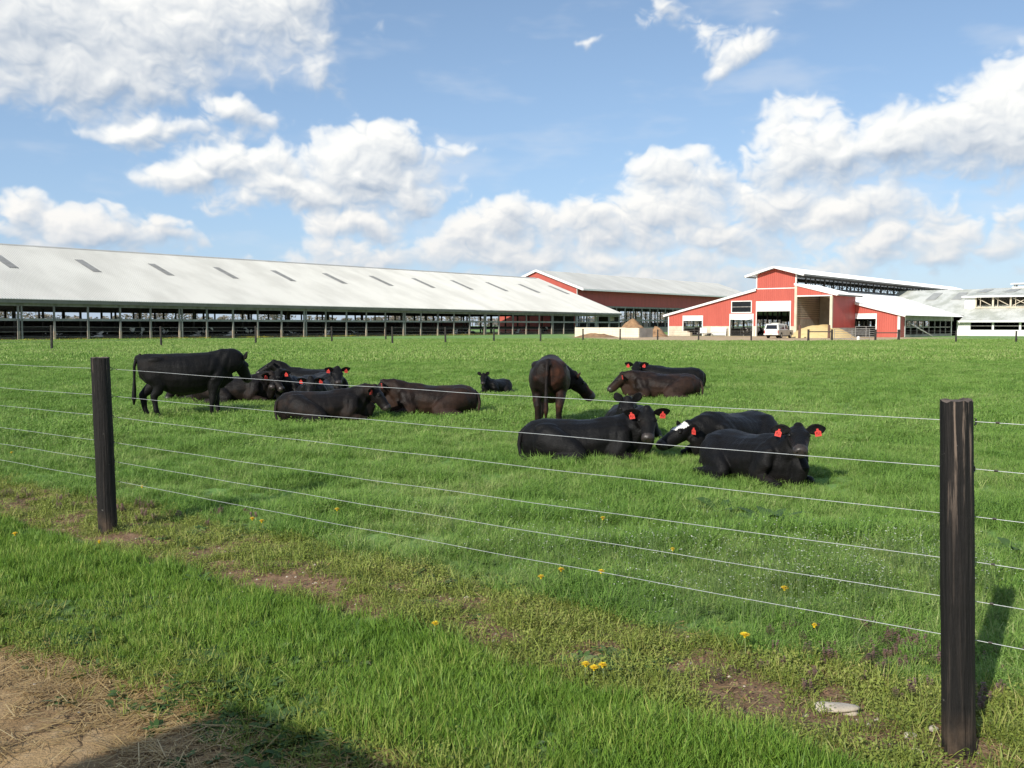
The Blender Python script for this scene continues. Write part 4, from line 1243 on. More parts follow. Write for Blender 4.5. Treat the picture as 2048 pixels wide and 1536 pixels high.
class Body:
    """closed overlapping shells, fused into one skin by a voxel remesh"""
    def __init__(s): s.m = MB()
    def rings(s, rings):       # list of (centre, side vector, up vector[, down factor])
        n = 18; o = len(s.m.v)
        for r in rings:
            c, a, b = Vector(r[0]), Vector(r[1]), Vector(r[2]); dn = r[3] if len(r) > 3 else 1.0; e = r[4] if len(r) > 4 else 1.0
            for k in range(n):
                t = 2 * math.pi * k / n; cs, sn = math.cos(t), math.sin(t)
                cs = math.copysign(abs(cs) ** e, cs); sn = math.copysign(abs(sn) ** e, sn)
                s.m.v.append(tuple(c + a * cs + b * sn * (dn if sn < 0 else 1)))
        q = len(rings)
        for i in range(q - 1):
            for k in range(n):
                s.m.f.append((o + i * n + k, o + i * n + (k + 1) % n, o + (i + 1) * n + (k + 1) % n, o + (i + 1) * n + k)); s.m.mi.append(0)
        s.m.f.append(tuple(o + k for k in range(n - 1, -1, -1))); s.m.f.append(tuple(o + (q - 1) * n + k for k in range(n))); s.m.mi += [0, 0]
    def limb(s, pts):          # (x, y, z, r[, rside])
        P = [Vector(p[:3]) for p in pts]; rg = []; u = None
        for i, p in enumerate(P):
            t = (P[min(i + 1, len(P) - 1)] - P[max(0, i - 1)]).normalized()
            if u is None: u = Vector((0, 1, 0)) if abs(t.y) < .85 else Vector((0, 0, 1))
            a = (u - t * u.dot(t)).normalized(); b = t.cross(a); u = a
            r = pts[i][3]; rs = pts[i][4] if len(pts[i]) > 4 else r
            rg.append((p, a * rs, b * r))
        f, l = rg[0], rg[-1]
        t0 = (P[0] - P[1]).normalized(); t1 = (P[-1] - P[-2]).normalized()
        rg = [(f[0] + t0 * pts[0][3] * .6, f[1] * .55, f[2] * .55)] + rg + [(l[0] + t1 * pts[-1][3] * .6, l[1] * .55, l[2] * .55)]
        s.rings(rg)
    def ball(s, c, rx, ry, rz):
        c = Vector(c)
        s.rings([(c + Vector((rx * math.sin(a), 0, 0)), Vector((0, ry * math.cos(a), 0)), Vector((0, 0, rz * math.cos(a)))) for a in [math.pi * (-.48 + .96 * i / 7) for i in range(8)]])
    def fuse(s, voxel, smooth=5):
        me = s.m.mesh('fuse'); o = bpy.data.objects.new('fuse', me); COL.objects.link(o)
        r = o.modifiers.new('r', 'REMESH'); r.mode = 'VOXEL'; r.voxel_size = voxel
        k = o.modifiers.new('s', 'SMOOTH'); k.factor = .5; k.iterations = smooth
        dg = bpy.context.evaluated_depsgraph_get()
        out = bpy.data.meshes.new_from_object(o.evaluated_get(dg), depsgraph=dg)
        bpy.data.objects.remove(o); bpy.data.meshes.remove(me)
        return out


def bez(a, b, c, d, n):
    return [a * (1 - t) ** 3 + b * 3 * t * (1 - t) ** 2 + c * 3 * t * t * (1 - t) + d * t ** 3 for t in [i / n for i in range(n + 1)]]


def cow(label, px, py, rz, pose='lie', mat=None, scale=1.0, poll=(.92, 0, .86), yaw=0.0, pitch=20.0, roll=0.0, side=1, ears=(0.1, 0.1), tags=(1, 1), voxel=.02,
        blaze=False, name='cow', zs=.88, stride=.06, nkw=1.0, pos=None, cat='cow', group='dark cattle in the pasture', tail=0.0, tagged=True):
    """px, py: where the photograph shows the middle of the animal touch the ground"""
    B = Body(); mat = mat or m_black
    V3 = Vector; side = float(side)
    if pose == 'lie':
        st = [(-.86, .34, .07, .10, .12), (-.82, .35, .18, .19, .24), (-.72, .355, .27, .27, .33), (-.56, .345, .335, .315, .36), (-.34, .325, .375, .32, .35), (-.10, .32, .395, .315, .35), (.12, .335, .375, .325, .36),
              (.32, .36, .325, .335, .37), (.48, .385, .27, .33, .38), (.62, .395, .20, .27, .36), (.73, .40, .13, .19, .27), (.80, .40, .07, .12, .17)]
        B.rings([(V3((x, -side * .03, zc)), V3((0, hw, 0)), V3((0, 0, hu)), hd / hu) for x, zc, hw, hu, hd in st])
        for s in (1, -1): B.ball((-.52, s * .19, .53), .17, .10, .09)              # hook bones
        B.ball((.36, 0, .62), .30, .13, .085)                                          # withers
        # hind legs swung to one side, thighs bulging
        B.limb([(-.56, side * .20, .38, .24, .16), (-.38, side * .32, .30, .215, .14), (-.18, side * .395, .23, .15, .11), (-.07, side * .42, .17, .10, .085)])
        B.limb([(-.07, side * .42, .16, .105, .085), (-.28, side * .47, .12, .085, .07), (-.52, side * .49, .085, .06, .055)])
        B.limb([(-.52, side * .49, .07, .055), (-.34, side * .515, .055, .042), (-.14, side * .52, .05, .042), (-.05, side * .52, .045, .045)])
        B.limb([(-.58, -side * .20, .36, .24, .15), (-.36, -side * .31, .28, .20, .12), (-.16, -side * .33, .16, .12, .09)])
        for s in (1, -1):                                                              # folded forelegs
            B.limb([(.38, s * .20, .46, .20, .10), (.42, s * .25, .32, .16, .09), (.34, s * .275, .18, .12, .085)])
            B.limb([(.34, s * .275, .17, .11, .08), (.52, s * .27, .11, .08, .065), (.70, s * .245, .075, .065, .06)])
            B.limb([(.70, s * .245, .065, .058), (.52, s * .20, .05, .042), (.40, s * .17, .045, .045)])
        B.limb([(.60, 0, .36, .24, .14), (.76, 0, .26, .16, .09), (.70, 0, .14, .12, .09)])   # brisket
        n0, r0 = V3((.40, 0, .46)), .29
    else:
        st = [(-.83, .97, .07, .08, .10), (-.80, .95, .18, .17, .22), (-.70, .92, .255, .235, .30), (-.52, .88, .30, .28, .34), (-.28, .83, .33, .32, .41), (0.0, .815, .345, .335, .425),
              (.24, .83, .32, .335, .41), (.42, .86, .275, .325, .355), (.56, .88, .225, .295, .32), (.68, .89, .16, .23, .26), (.76, .90, .08, .13, .16)]
        B.rings([(V3((x, 0, zc)), V3((0, hw, 0)), V3((0, 0, hu)), hd / hu) for x, zc, hw, hu, hd in st])
        for s in (1, -1): B.ball((-.52, s * .19, 1.04), .16, .09, .07)
        B.ball((-.76, 0, 1.06), .12, .08, .06); B.ball((.38, 0, 1.10), .28, .12, .075)
        for s in (1, -1):
            dx = stride * s
            B.limb([(-.58, s * .15, .92, .24, .13), (-.52, s * .185, .74, .19, .115), (-.50 + dx * .5, s * .19, .60, .125, .085), (-.60 + dx, s * .18, .47, .088, .072), (-.665 + dx, s * .17, .40, .075, .060),
                    (-.645 + dx, s * .165, .28, .056, .050), (-.625 + dx, s * .165, .14, .050), (-.595 + dx, s * .165, .07, .045), (-.575 + dx, s * .165, .02, .060)])
            fs = stride * .55 * s
            B.limb([(.46, s * .14, .86, .20, .10), (.47, s * .17, .68, .145, .09), (.455 - fs * .3, s * .165, .54, .10, .078), (.46 - fs * .6, s * .16, .40, .068, .060), (.465 - fs * .7, s * .16, .34, .064), (.455 - fs * .85, s * .155, .22, .048),
                    (.46 - fs, s * .155, .12, .043), (.475 - fs, s * .155, .07, .042), (.49 - fs, s * .155, .02, .054)])
        B.limb([(.62, 0, .78, .17, .11), (.70, 0, .70, .12, .06), (.56, 0, .60, .11, .08)])
        n0, r0 = V3((.44, 0, .95)), .29
    # head frame
    cy, sy, cp, sp = math.cos(R(yaw)), math.sin(R(yaw)), math.cos(R(pitch)), math.sin(R(pitch))
    f = V3((cy * cp, sy * cp, -sp)); u = V3((cy * sp, sy * sp, cp)); w = u.cross(f)
    if roll: q = Matrix.Rotation(R(roll), 3, f); u, w = q @ u, q @ w
    p0 = V3(poll)
    # neck
    nk = bez(n0, n0 + V3((.20, 0, .06)), p0 - f * .16 - u * .10, p0 + f * .05 - u * .06, 7)
    ring = []
    for i, c in enumerate(nk):
        k = i / 7; t = ((nk[min(i + 1, 7)] - nk[max(i - 1, 0)])).normalized()
        a = t.cross(V3((0, 0, 1)))
        a = a.normalized() if a.length > .2 else w
        a = (a * (1 - k) + (w if w.dot(a) > 0 else -w) * k).normalized(); b = a.cross(t).normalized()
        hh = r0 * (1 - k) + .150 * nkw * k; ww = (.215 * (1 - k) + .105 * nkw * k)
        ring.append((c - b * (.05 * (1 - k) + .02 * k), a * ww, b * hh))
    B.rings(ring)
    hd = [(-.09, -.045, .055, .06, .07), (-.04, -.03, .085, .09, .10), (.04, -.025, .100, .100, .12), (.12, -.03, .108, .095, .125), (.19, -.035, .104, .088, .12), (.27, -.045, .086, .088, .118), (.345, -.055, .076, .082, .106),
          (.40, -.06, .078, .080, .096), (.445, -.062, .078, .072, .082), (.478, -.064, .060, .05, .055)]
    B.rings([(p0 + f * d * 1.04 + u * o, w * a * 1.10, u * b * 1.06, c / b) for d, o, a, b, c in hd])
    B.rings([(p0 + f * d + u * o, w * a, u * b) for d, o, a, b in ((.05, -.13, .05, .05), (.12, -.135, .06, .05), (.28, -.12, .05, .045), (.42, -.112, .05, .038), (.455, -.105, .035, .025))])
    c = p0 + f * -.03 + u * .05
    B.rings([(c + f * .06 * q, w * .06 * math.sqrt(1 - q * q + .02), u * .05 * math.sqrt(1 - q * q + .02)) for q in (-1, -.6, 0, .6, 1)])
    for s in (1, -1):
        c = p0 + f * .155 + w * s * .078 + u * .035
        B.rings([(c + f * .05 * q, w * .034 * math.sqrt(1 - q * q + .02), u * .03 * math.sqrt(1 - q * q + .02)) for q in (-1, -.6, 0, .6, 1)])
    me = B.fuse(voxel, 9 if voxel < .018 else 6 if voxel < .022 else 4)
    # skin regions and the fine pieces that belong to the same body
    zlo = .2 if pose == 'lie' else .62
    bm = bmesh.new(); bm.from_mesh(me)
    bm.normal_update()
    for v in bm.verts:                            # ribs, folds and the unevenness of muscle under the coat
        q = v.co; k = .011 * bnoise(q * 3.1 + V3((px * .1, 0, 0))) + .006 * bnoise(V3((q.x * 5, q.y * 5, q.z * 9)))
        if abs(q.x) < .34 and abs(q.y) > .16 and q.z > zlo: k += .0014 * math.sin(q.x * 62 + q.z * 9) * (1 - abs(q.x) / .34)
        if .38 < q.x < .74 and (q - p0).length > .2: k += .006 * math.sin(q.x * 34 - q.z * 20 + 3 * bnoise(q * 2.5))
        v.co = q + v.normal * k
    for fc in bm.faces:
        c = fc.calc_center_median(); d = (c - p0).dot(f); lat = abs((c - p0).dot(w)); hup = (c - p0).dot(u)
        fc.smooth = True; fc.material_index = 0
        if .415 < d < .60 and lat < .11 and abs(hup) < .16: fc.material_index = 1
        elif pose != 'lie' and c.z < .055: fc.material_index = 2
        elif blaze and .0 < d < .20 and -.03 - .1 * d < (c - p0).dot(w) < .095 - .2 * abs(d - .08) and hup > -.03: fc.material_index = 4
    def blob(c, r, mi, sq=(1, 1, 1)):
        ret = bmesh.ops.create_icosphere(bm, subdivisions=2, radius=r, matrix=Matrix.Translation(c))
        for v in ret['verts']:
            for fc in v.link_faces: fc.material_index = mi; fc.smooth = True
    for s in (1, -1):
        blob(p0 + f * .172 + w * s * .103 + u * .014, .023, 3)
        blob(p0 + f * .500 + w * s * .040 - u * .045, .011, 3)
    ear_frames = []
    for s, e in ((1, ears[0]), (-1, ears[1])):
        base = p0 + f * .01 + w * s * .092 + u * .0
        d = (w * s + u * e - f * .22).normalized() if e < 1 else (w * s * .75 + V3((0, 0, 1)) * (e - .5) - f * .1).normalized(); nn = (f + u * .25).normalized(); nn = (nn - d * nn.dot(d)).normalized(); sd = d.cross(nn).normalized()
        L = .215; rows = []
        for i in range(7):
            k = i / 6; hw = .076 * math.sin(math.pi * (k * .86 + .10)) ** .8
            row = []
            for j in range(8):
                a = 2 * math.pi * j / 8
                cup = .030 * (math.cos(a) ** 2) * math.sin(math.pi * k)
                row.append(bm.verts.new(base + d * (L * k) + sd * hw * math.cos(a) + nn * (.010 * math.sin(a) + cup * .9) - V3((0, 0, .03 * k * k))))
            rows.append(row)
        for i in range(6):
            for j in range(8):
                fc = bm.faces.new((rows[i][j], rows[i][(j + 1) % 8], rows[i + 1][(j + 1) % 8], rows[i + 1][j])); fc.smooth = True
        bm.faces.new(rows[6])
        ear_frames.append((base + d * L * .52 + nn * .022, nn, d))
    # tail
    if pose == 'lie':
        ty = side * (.08 + tail)
        tp = [V3((-.78, 0, .52)), V3((-.86, ty * .4, .44)), V3((-.885, ty * 1.1, .28)), V3((-.86, ty * 2.0, .12)), V3((-.78, ty * 3.0, .06)), V3((-.62, ty * 4.2, .05))]
    else:
        tp = [V3((-.76, 0, 1.12)), V3((-.84, .01, 1.08)), V3((-.88, .02, .92)), V3((-.885, .03, .70)), V3((-.89, .03, .52)), V3((-.90, .03, .36)), V3((-.90, .03, .24))]
    rr = [.045, .036, .026, .022, .034, .040, .012][:len(tp)]
    rows = []
    for i, p in enumerate(tp):
        t = (tp[min(i + 1, len(tp) - 1)] - tp[max(i - 1, 0)]).normalized(); a = t.cross(V3((.1, 1, .05))).normalized(); b = a.cross(t)
        rows.append([bm.verts.new(p + (a * math.cos(q * .7854) + b * math.sin(q * .7854)) * rr[i]) for q in range(8)])
    for i in range(len(tp) - 1):
        for j in range(8):
            fc = bm.faces.new((rows[i][j], rows[i][(j + 1) % 8], rows[i + 1][(j + 1) % 8], rows[i + 1][j])); fc.smooth = True
    bm.faces.new(rows[-1])
    bmesh.ops.recalc_face_normals(bm, faces=bm.faces)
    me.materials.clear()
    for q in (mat, m_muzzle, m_hoof, m_eye, m_blaze): me.materials.append(q)
    bm.to_mesh(me); bm.free(); me.name = name
    g = Vector(pos) if pos is not None else ground(px, py)
    z = float(gz(np.array([g.x]), np.array([g.y]))[0]) if pos is None else g.z
    o = obj(name, None, loc=(g.x, g.y, z - .01), rz=R(rz), label=label, cat=cat, group=group)
    o.scale = (scale, scale, scale * (zs if pose == 'lie' else 1))
    obj('body', me, o)
    if tagged:
        for (c, nn, d), k in zip(ear_frames, tags):
            if not k: continue
            tg = MB(); pts = [(-.011, 0), (-.013, -.022), (-.035, -.038), (-.036, -.100), (.036, -.100), (.035, -.038), (.013, -.022), (.011, 0)]
            tg.prism([(x, 0, z_) for x, z_ in pts], (0, .004, 0))
            tg.tube([(0, -.006, -.008), (0, .012, -.008)], .009, 8)
            t_ = obj('ear_tag', tg.mesh('ear_tag', m_tag), o)
            y_ = (-nn); y_.z *= .3; y_ = y_.normalized(); z_ = V3((0, 0, 1)); z_ = (z_ - y_ * z_.dot(y_)).normalized(); x_ = y_.cross(z_)
            mt = Matrix((x_, y_, z_)).transposed() @ Matrix.Rotation(R(random.uniform(-16, 16)), 3, 'Y')
            t_.matrix_local = Matrix.Translation(c + nn * .012) @ mt.to_4x4()
    return o


# standing pair
cow('black cow standing side on, its head over the group resting behind it', 376, 832, 19, 'stand', m_black, .98, (.90, .08, 1.04), 42, 52, voxel=.016, ears=(1.35, 1.35), tags=(0, 0), stride=-.10, nkw=1.4)
cow('red brown cow standing tail on with its head bent round to one side', 1099, 852, 86, 'stand', m_redbrown, .97, (.60, -.40, .80), -78, 42, voxel=.016, ears=(.4, .5), tags=(0, 0))
# front right group
cow('black cow lying nearest, facing the camera full on between two red ear tags', 1508, 957, -64, 'lie', m_black, .86, (.80, -.06, .80), -40, 20, side=-1, ears=(.28, .10), voxel=.0145)
cow('black cow lying full length, its tagged face turned round towards the camera', 1172, 920, -3, 'lie', m_black, .90, (.78, -.18, .78), -92, 42, side=-1, ears=(.25, .05), voxel=.0145)
cow('black cow with a white patch on its head, hunched between two neighbours', 1462, 908, 222, 'lie', m_black, .92, (.82, -.12, .50), -22, 26, side=1, ears=(.1, .1), tags=(1, 0), blaze=True, voxel=.0155)
cow('black calf peering over the back of the long lying cow, ears up', 1256, 880, -98, 'lie', m_black, .86, (.76, 0, .80), 0, 50, side=1, ears=(1.9, 1.9), tags=(0, 0), voxel=.018)
# far right pair
cow('dark brown cow lying with its chin low and tail curled behind', 1322, 797, 176, 'lie', m_brown, 1.0, (.84, .05, .60), 4, 44, side=1, ears=(.3, .3), tags=(1, 0), voxel=.018, tail=.04)
cow('black cow lying behind the low chinned brown one, face to the camera', 1338, 780, 172, 'lie', m_black, 1.0, (.80, .16, .72), 85, 34, side=-1, ears=(.3, .3), voxel=.02)
# the lone one
cow('black calf lying alone in mid pasture with its ears pricked', 992, 787, -122, 'lie', m_black, .62, (.78, -.05, .86), 30, 40, side=1, ears=(1.7, 1.7), tags=(0, 0), voxel=.02)
# left group
cow('black cow lying nose to nose with the brown cow, rump to the left', 652, 842, 14, 'lie', m_blackbrown, .93, (.86, -.08, .68), -24, 50, side=-1, ears=(.1, .1), tags=(0, 1), voxel=.017)
cow('dark brown cow lying nose to nose with the black cow, rump to the right', 862, 830, 186, 'lie', m_brown, .98, (.84, .03, .68), 2, 46, side=1, ears=(.5, .5), tags=(1, 0), voxel=.017)
cow('black cow lying behind the standing one, head low between its legs', 425, 800, 188, 'lie', m_blackbrown, .9, (.80, .22, .46), 62, 44, side=1, ears=(.1, .1), tags=(0, 0), voxel=.02)
cow('brownish black cow lying beneath the head of the standing cow', 470, 806, 6, 'lie', m_blackbrown, .95, (.80, -.1, .68), -36, 40, side=-1, ears=(.3, .2), tags=(0, 1), voxel=.018)
cow('black cow lying face on, left of the two facing us in the group', 596, 800, -108, 'lie', m_black, .95, (.78, 0, .80), -2, 46, side=1, ears=(.1, .1), voxel=.018)
cow('black cow facing us, chin behind the back of the nose to nose black cow', 630, 808, -84, 'lie', m_black, .90, (.78, 0, .70), -6, 52, side=-1, ears=(.05, .05), voxel=.018)
cow('black cow lying rearmost in the left group, head up and turned left', 614, 783, 176, 'lie', m_black, 1.0, (.80, .05, .80), 16, 30, side=1, ears=(.2, .2), tags=(0, 0), voxel=.02)
cow('black cow at the right end of the left group, red tags either side', 660, 793, -66, 'lie', m_black, .95, (.78, 0, .78), -8, 38, side=1, ears=(.3, .3), voxel=.02)

# black and white dairy cows inside the barns
hs = cow('black and white dairy cow standing in the middle doorway of the red barn', 0, 0, 0, 'stand', m_holstein, 1.12, (1.12, 0, 1.05), 6, 34, voxel=.03, ears=(.1, .1), tags=(0, 0), name='dairy_cow', pos=(0, 0, 0), group='dairy cows inside the barns')
hl = cow('black and white dairy cow lying in the long barn', 0, 0, 0, 'lie', m_holstein, 1.1, (.95, 0, .86), 6, 30, voxel=.03, ears=(.1, .1), tags=(0, 0), name='dairy_cow', pos=(0, 0, 0), group='dairy cows inside the barns')
first = {id(hs): True, id(hl): True}


def dairy(src, pos, rz, label):
    o = src if first.pop(id(src), None) else copy_tree(src)
    o.location = pos; o.rotation_euler = (0, 0, R(rz)); o['label'] = label
    return o


def hold(px, dv):
    """inside the long barn behind a point of its front: pixel column and depth behind the posts"""
    r = (px - 1024) / FPX; v = BV0 + dv
    u = v * (math.sin(UA) + math.cos(UA) * r) / (math.cos(UA) - math.sin(UA) * r) if False else None
    d = Vector((r, 1, 0)); t = v / d.dot(VX)
    return d * t


dairy(hs, yard(131.2, 62.7), 232, 'black and white dairy cow in the middle doorway of the red barn, facing us')
dairy(hs, yard(132.4, 61.7), 300, 'black and white dairy cow side on behind the one in the middle doorway')
dairy(hs, yard(131.5, 59.7), 265, 'black and white dairy cow in the shade of the big doorway beside the pickup')
dairy(hs, yard(133.0, 71.0), 150, 'black and white dairy cow standing inside the left doorway of the red barn')
spots = [(275, 2.2, 's', 60), (190, 2.6, 'l', 20), (415, 2.0, 's', 150), (388, 4.5, 'l', 10), (452, 2.0, 'l', 30), (500, 2.0, 's', 200), (588, 2.4, 'l', 190), (648, 2.2, 'l', 40), (712, 2.4, 'l', 200),
         (905, 2.6, 'l', 30), (940, 2.4, 'l', 210), (968, 2.4, 's', 90), (1030, 2.4, 'l', 40), (330, 5, 's', 240), (120, 4, 'l', 200), (1088, 2.4, 's', 120)]
words = ['leftmost', 'second', 'third', 'fourth', 'fifth', 'sixth', 'seventh', 'eighth', 'ninth', 'tenth']
cnt = {'s': 0, 'l': 0}; tot = {'s': sum(q[2] == 's' for q in spots), 'l': sum(q[2] == 'l' for q in spots)}
for px, dv, kind, rz in sorted(spots):
    i = cnt[kind]; cnt[kind] += 1
    which = 'rightmost' if i == tot[kind] - 1 else words[i] + ('' if i == 0 else ' from the left')
    p = hold(px, dv + (.8 if kind == 's' else .5)); p.z = .08
    dairy(hs if kind == 's' else hl, p, rz, '%s of the %s black and white cows behind the long barn posts' % (which, 'standing' if kind == 's' else 'lying'))

# ================================================================== near fence: two burnt-black round posts and six wires
def post_material():
    m, t, b = new_mat('creosoted_post')
    p = coord(t)
    g = noise(t, stretch(t, p, (26, 26, 1.1)), 1.6, 7, .65); n = noise(t, p, 5, 5, .6)
    z = xyz(t, p)[2]
    c = mixc(t, g.ramp(.42, .66), (.0075, .0065, .006), (.020, .0165, .0145))
    g2 = noise(t, stretch(t, p, (60, 60, 2.2)), 1.0, 5, .6)
    c = mixc(t, (g * .5 + g2 * .5).ramp(.545, .60) * (z.ramp(.75, 1.28) * .85 + .10), c, (.20, .15, .115))
    crk = noise(t, stretch(t, p, (34, 34, .7)), 1.0, 3, .5).ramp(.36, .31)
    c = mixc(t, crk * .9, c, (.002, .002, .002))
    g = g - crk * .8
    c = mixc(t, noise(t, p, 34, 3, .5).ramp(.73, .78) * .5, c, (.20, .19, .17))
    c = mixc(t, z.ramp(.20, .03) * n.ramp(.35, .6) * .8, c, (.11, .075, .05))
    t.links.new(c.s, b.inputs['Base Color'])
    b.inputs['Roughness'].default_value = .68
    b.inputs['Specular IOR Level'].default_value = .3
    t.links.new(bump(t, g * .9 + n * .4 + g2 * .3, 1.0, .018).s, b.inputs['Normal'])
    return m


m_post = post_material()
m_end = surf('weathered_post_top', (.16, .125, .10), (.06, .048, .04), 30, .9, bmp=.5)
m_wire = surf('galvanised_wire', (.60, .62, .61), (.46, .48, .48), 40, .45, .35)
m_staple = surf('dark_staple', (.03, .028, .026), (.05, .04, .035), 20, .5, .3)
WZ_R, WZ_L = (1.245, 1.068, .890, .720, .572, .425), (1.265, 1.055, .895, .695, .545, .395)


def round_post(seed, h, r):
    rnd = random.Random(seed); m = MB(); n = 22; rows = 26
    ph = [rnd.uniform(0, 6.28) for _ in range(4)]
    ring = []
    for i in range(rows + 1):
        z = -.25 + (h + .25) * i / rows
        for k in range(n):
            a = 2 * math.pi * k / n
            rr = r * (1 + .030 * math.sin(2 * a + ph[0] + z) + .018 * math.sin(5 * a + ph[1] - z * 2) + .016 * math.sin(z * 7 + ph[2]) + rnd.uniform(-.012, .012)) * (1.03 - .03 * z)
            zz = z + (rnd.uniform(-.006, .006) if i == rows else 0)
            ring.append((rr * math.cos(a), rr * math.sin(a), zz))
    f = [(i * n + k, i * n + (k + 1) % n, (i + 1) * n + (k + 1) % n, (i + 1) * n + k) for i in range(rows) for k in range(n)]
    m.add(ring, f, 0)
    t0 = rows * n
    cap = [(x * .72, y * .72, z + rnd.uniform(.0, .005)) for x, y, z in ring[t0:]] + [(0, 0, h + .002)]
    m.add(ring[t0:] + cap, [(k, (k + 1) % n, n + (k + 1) % n, n + k) for k in range(n)] + [(n + k, n + (k + 1) % n, 2 * n) for k in range(n)], 1)
    return m


nf = thing('wire_fence', 'near wire fence of six strands on round black wooden posts', 'fence', (FR.x, FR.y, 0), math.atan2(FD.y, FD.x))
L0 = (FL - FR).length
for k, t in enumerate((0, L0, 2 * L0, -L0)):
    h, r = (1.325, .056) if k == 0 else (1.355, .067)
    p = round_post(31 + k, h, r).build('post', [m_post, m_end], nf, smooth=True)
    p.location = (t + (.012 if k == 0 else 0), 0, 0); p.rotation_euler = (R((0, -.5, .6, 0)[k]), R((2.0, 1.1, -.5, .5)[k]), k * 1.3)
wr = {0: WZ_R, 1: WZ_L, 2: WZ_L, 3: WZ_R}
side = -.066 if FN.dot(Vector((-math.sin(nf.rotation_euler.z), math.cos(nf.rotation_euler.z), 0))) < 0 else .066
for q in range(6):
    pts = []
    sta = [(-L0, WZ_R[q] - .01), (0, WZ_R[q]), (L0, WZ_L[q]), (2 * L0, WZ_L[q] - .01)]
    ph = random.uniform(0, 6)
    for (ta, za), (tb, zb_) in zip(sta[:-1], sta[1:]):
        for i in range(24):
            k = i / 24
            pts.append((ta + (tb - ta) * k, side + .003 * math.sin(k * 9 + ph), za + (zb_ - za) * k - .012 * 4 * k * (1 - k) + .0022 * math.sin(k * 31 + ph * 3) * math.sin(math.pi * k)))
    MB().tube(pts, .0013, 5).build('wire', m_wire, nf, smooth=True)
    for t, z in sta[1:3]:
        m = MB(); s = 1 if side > 0 else -1
        m.tube([(t + .004, side - .012 * s, z + .012), (t + .004, side + .006 * s, z + .008), (t + .004, side + .006 * s, z - .008), (t + .004, side - .012 * s, z - .012)], .0028, 5)
        m.build('staple', m_staple, nf)
        MB().tube([(t - .063, side + .001 * s, z), (t - .076, side + .001 * s, z)], .0045, 6).build('wire_clip', m_staple, nf)

# ================================================================== far fence round the pasture
m_fpost = surf('far_black_post', (.022, .019, .017), (.045, .038, .032), 4, .75)
m_rpost = surf('reddish_gate_post', (.16, .085, .06), (.10, .055, .04), 3, .8)


def wire_run(name, label, pts, heights, wires=4, mat=m_fpost):
    f = thing(name, label, 'fence', (pts[0][0], pts[0][1], 0))
    for k, ((x, y), h) in enumerate(zip(pts, heights)):
        m = MB(); m.tube([(0, 0, -.1), (random.uniform(-.03, .03), 0, h)], [.085, .08], 9)
        o = m.build('post', mat, f); o.location = (x - pts[0][0], y - pts[0][1], 0)
    for w in range(wires):
        z = .94 - .2 * w
        MB().tube([(x - pts[0][0], y - pts[0][1], h * z) for (x, y), h in zip(pts, heights)], .006, 4).build('wire', m_pipe, f)
    return f


def at_depth(px, Y): return ((px - 1024) / FPX * Y, Y)


wire_run('pasture_fence', 'thin black posts of the far fence running along the long barn at the left', [at_depth(*q) for q in ((-160, 52), (104, 60.5), (323, 70), (512, 79.5), (664, 88.5), (772, 97))], (1.6, 1.62, 1.53, 1.55, 1.5, 1.45))
wire_run('pasture_fence', 'far fence of black posts across the pasture end before the cream wall', [at_depth(*q) for q in ((785, 80), (891, 83), (988, 89), (1081, 91), (1166, 96), (1240, 99), (1315, 100), (1397, 99.5), (1502, 98))], (1.5, 1.45, 1.35, 1.32, 1.27, 1.25, 1.17, 1.12, 1.0))
wire_run('pasture_fence', 'far fence of black posts running along the lane to the white barn', [at_depth(*q) for q in ((1797, 95.5), (1911, 86), (2031, 85), (2160, 84))], (1.15, 1.12, 1.1, 1.1))
# timber gateway and pipe gates
gt = thing('gateway', 'black gateway posts joined by one dark rail before the yellow feed heap', 'gateway', (*at_depth(1616, 96.5), 0))
ax, ay = at_depth(1616, 96.5); bx_, by_ = at_depth(1663, 97.5)
for x, y, h in ((0, 0, 1.2), (bx_ - ax, by_ - ay, 1.2)): MB().tube([(x, y, -.1), (x, y, h)], [.12, .11], 10).build('post', m_fpost, gt)
MB().bar((0, 0, .95), (bx_ - ax, by_ - ay, .95), .07, .11).build('rail', m_timber_dark, gt)
for px, label in ((1598, 'reddish wooden post between the pickup and the yellow feed heap'), (1657, 'reddish wooden post at the right front of the feed heap')):
    x, y = at_depth(px, 116.5)
    m = MB(); m.tube([(0, 0, -.1), (.01, 0, .8), (0, 0, 1.62)], [.17, .165, .15], 10); m.tube([(0, 0, 1.62), (0, 0, 1.68)], [.15, .06], 10)
    m.build('guard_post', m_rpost, loc=(x, y, 0), label=label, cat='post')


def pipe_gate(label, p, q, h=1.25, bars=5, parent_cat='gate', mat=None):
    p, q = Vector((*p, 0)), Vector((*q, 0)); d = q - p; L = d.length
    g = thing('pipe_gate', label, parent_cat, p, math.atan2(d.y, d.x), 'pipe gates of the farmyard'); mat = mat or m_pipe
    m = MB()
    for x in (0, L / 2, L): m.bar((x, 0, .1), (x, 0, h), .05)
    m.build('frame', mat, g)
    for i in range(bars): MB().bar((.04, 0, .2 + (h - .24) * i / (bars - 1)), (L - .04, 0, .2 + (h - .24) * i / (bars - 1)), .04).build('bar', mat, g)
    return g


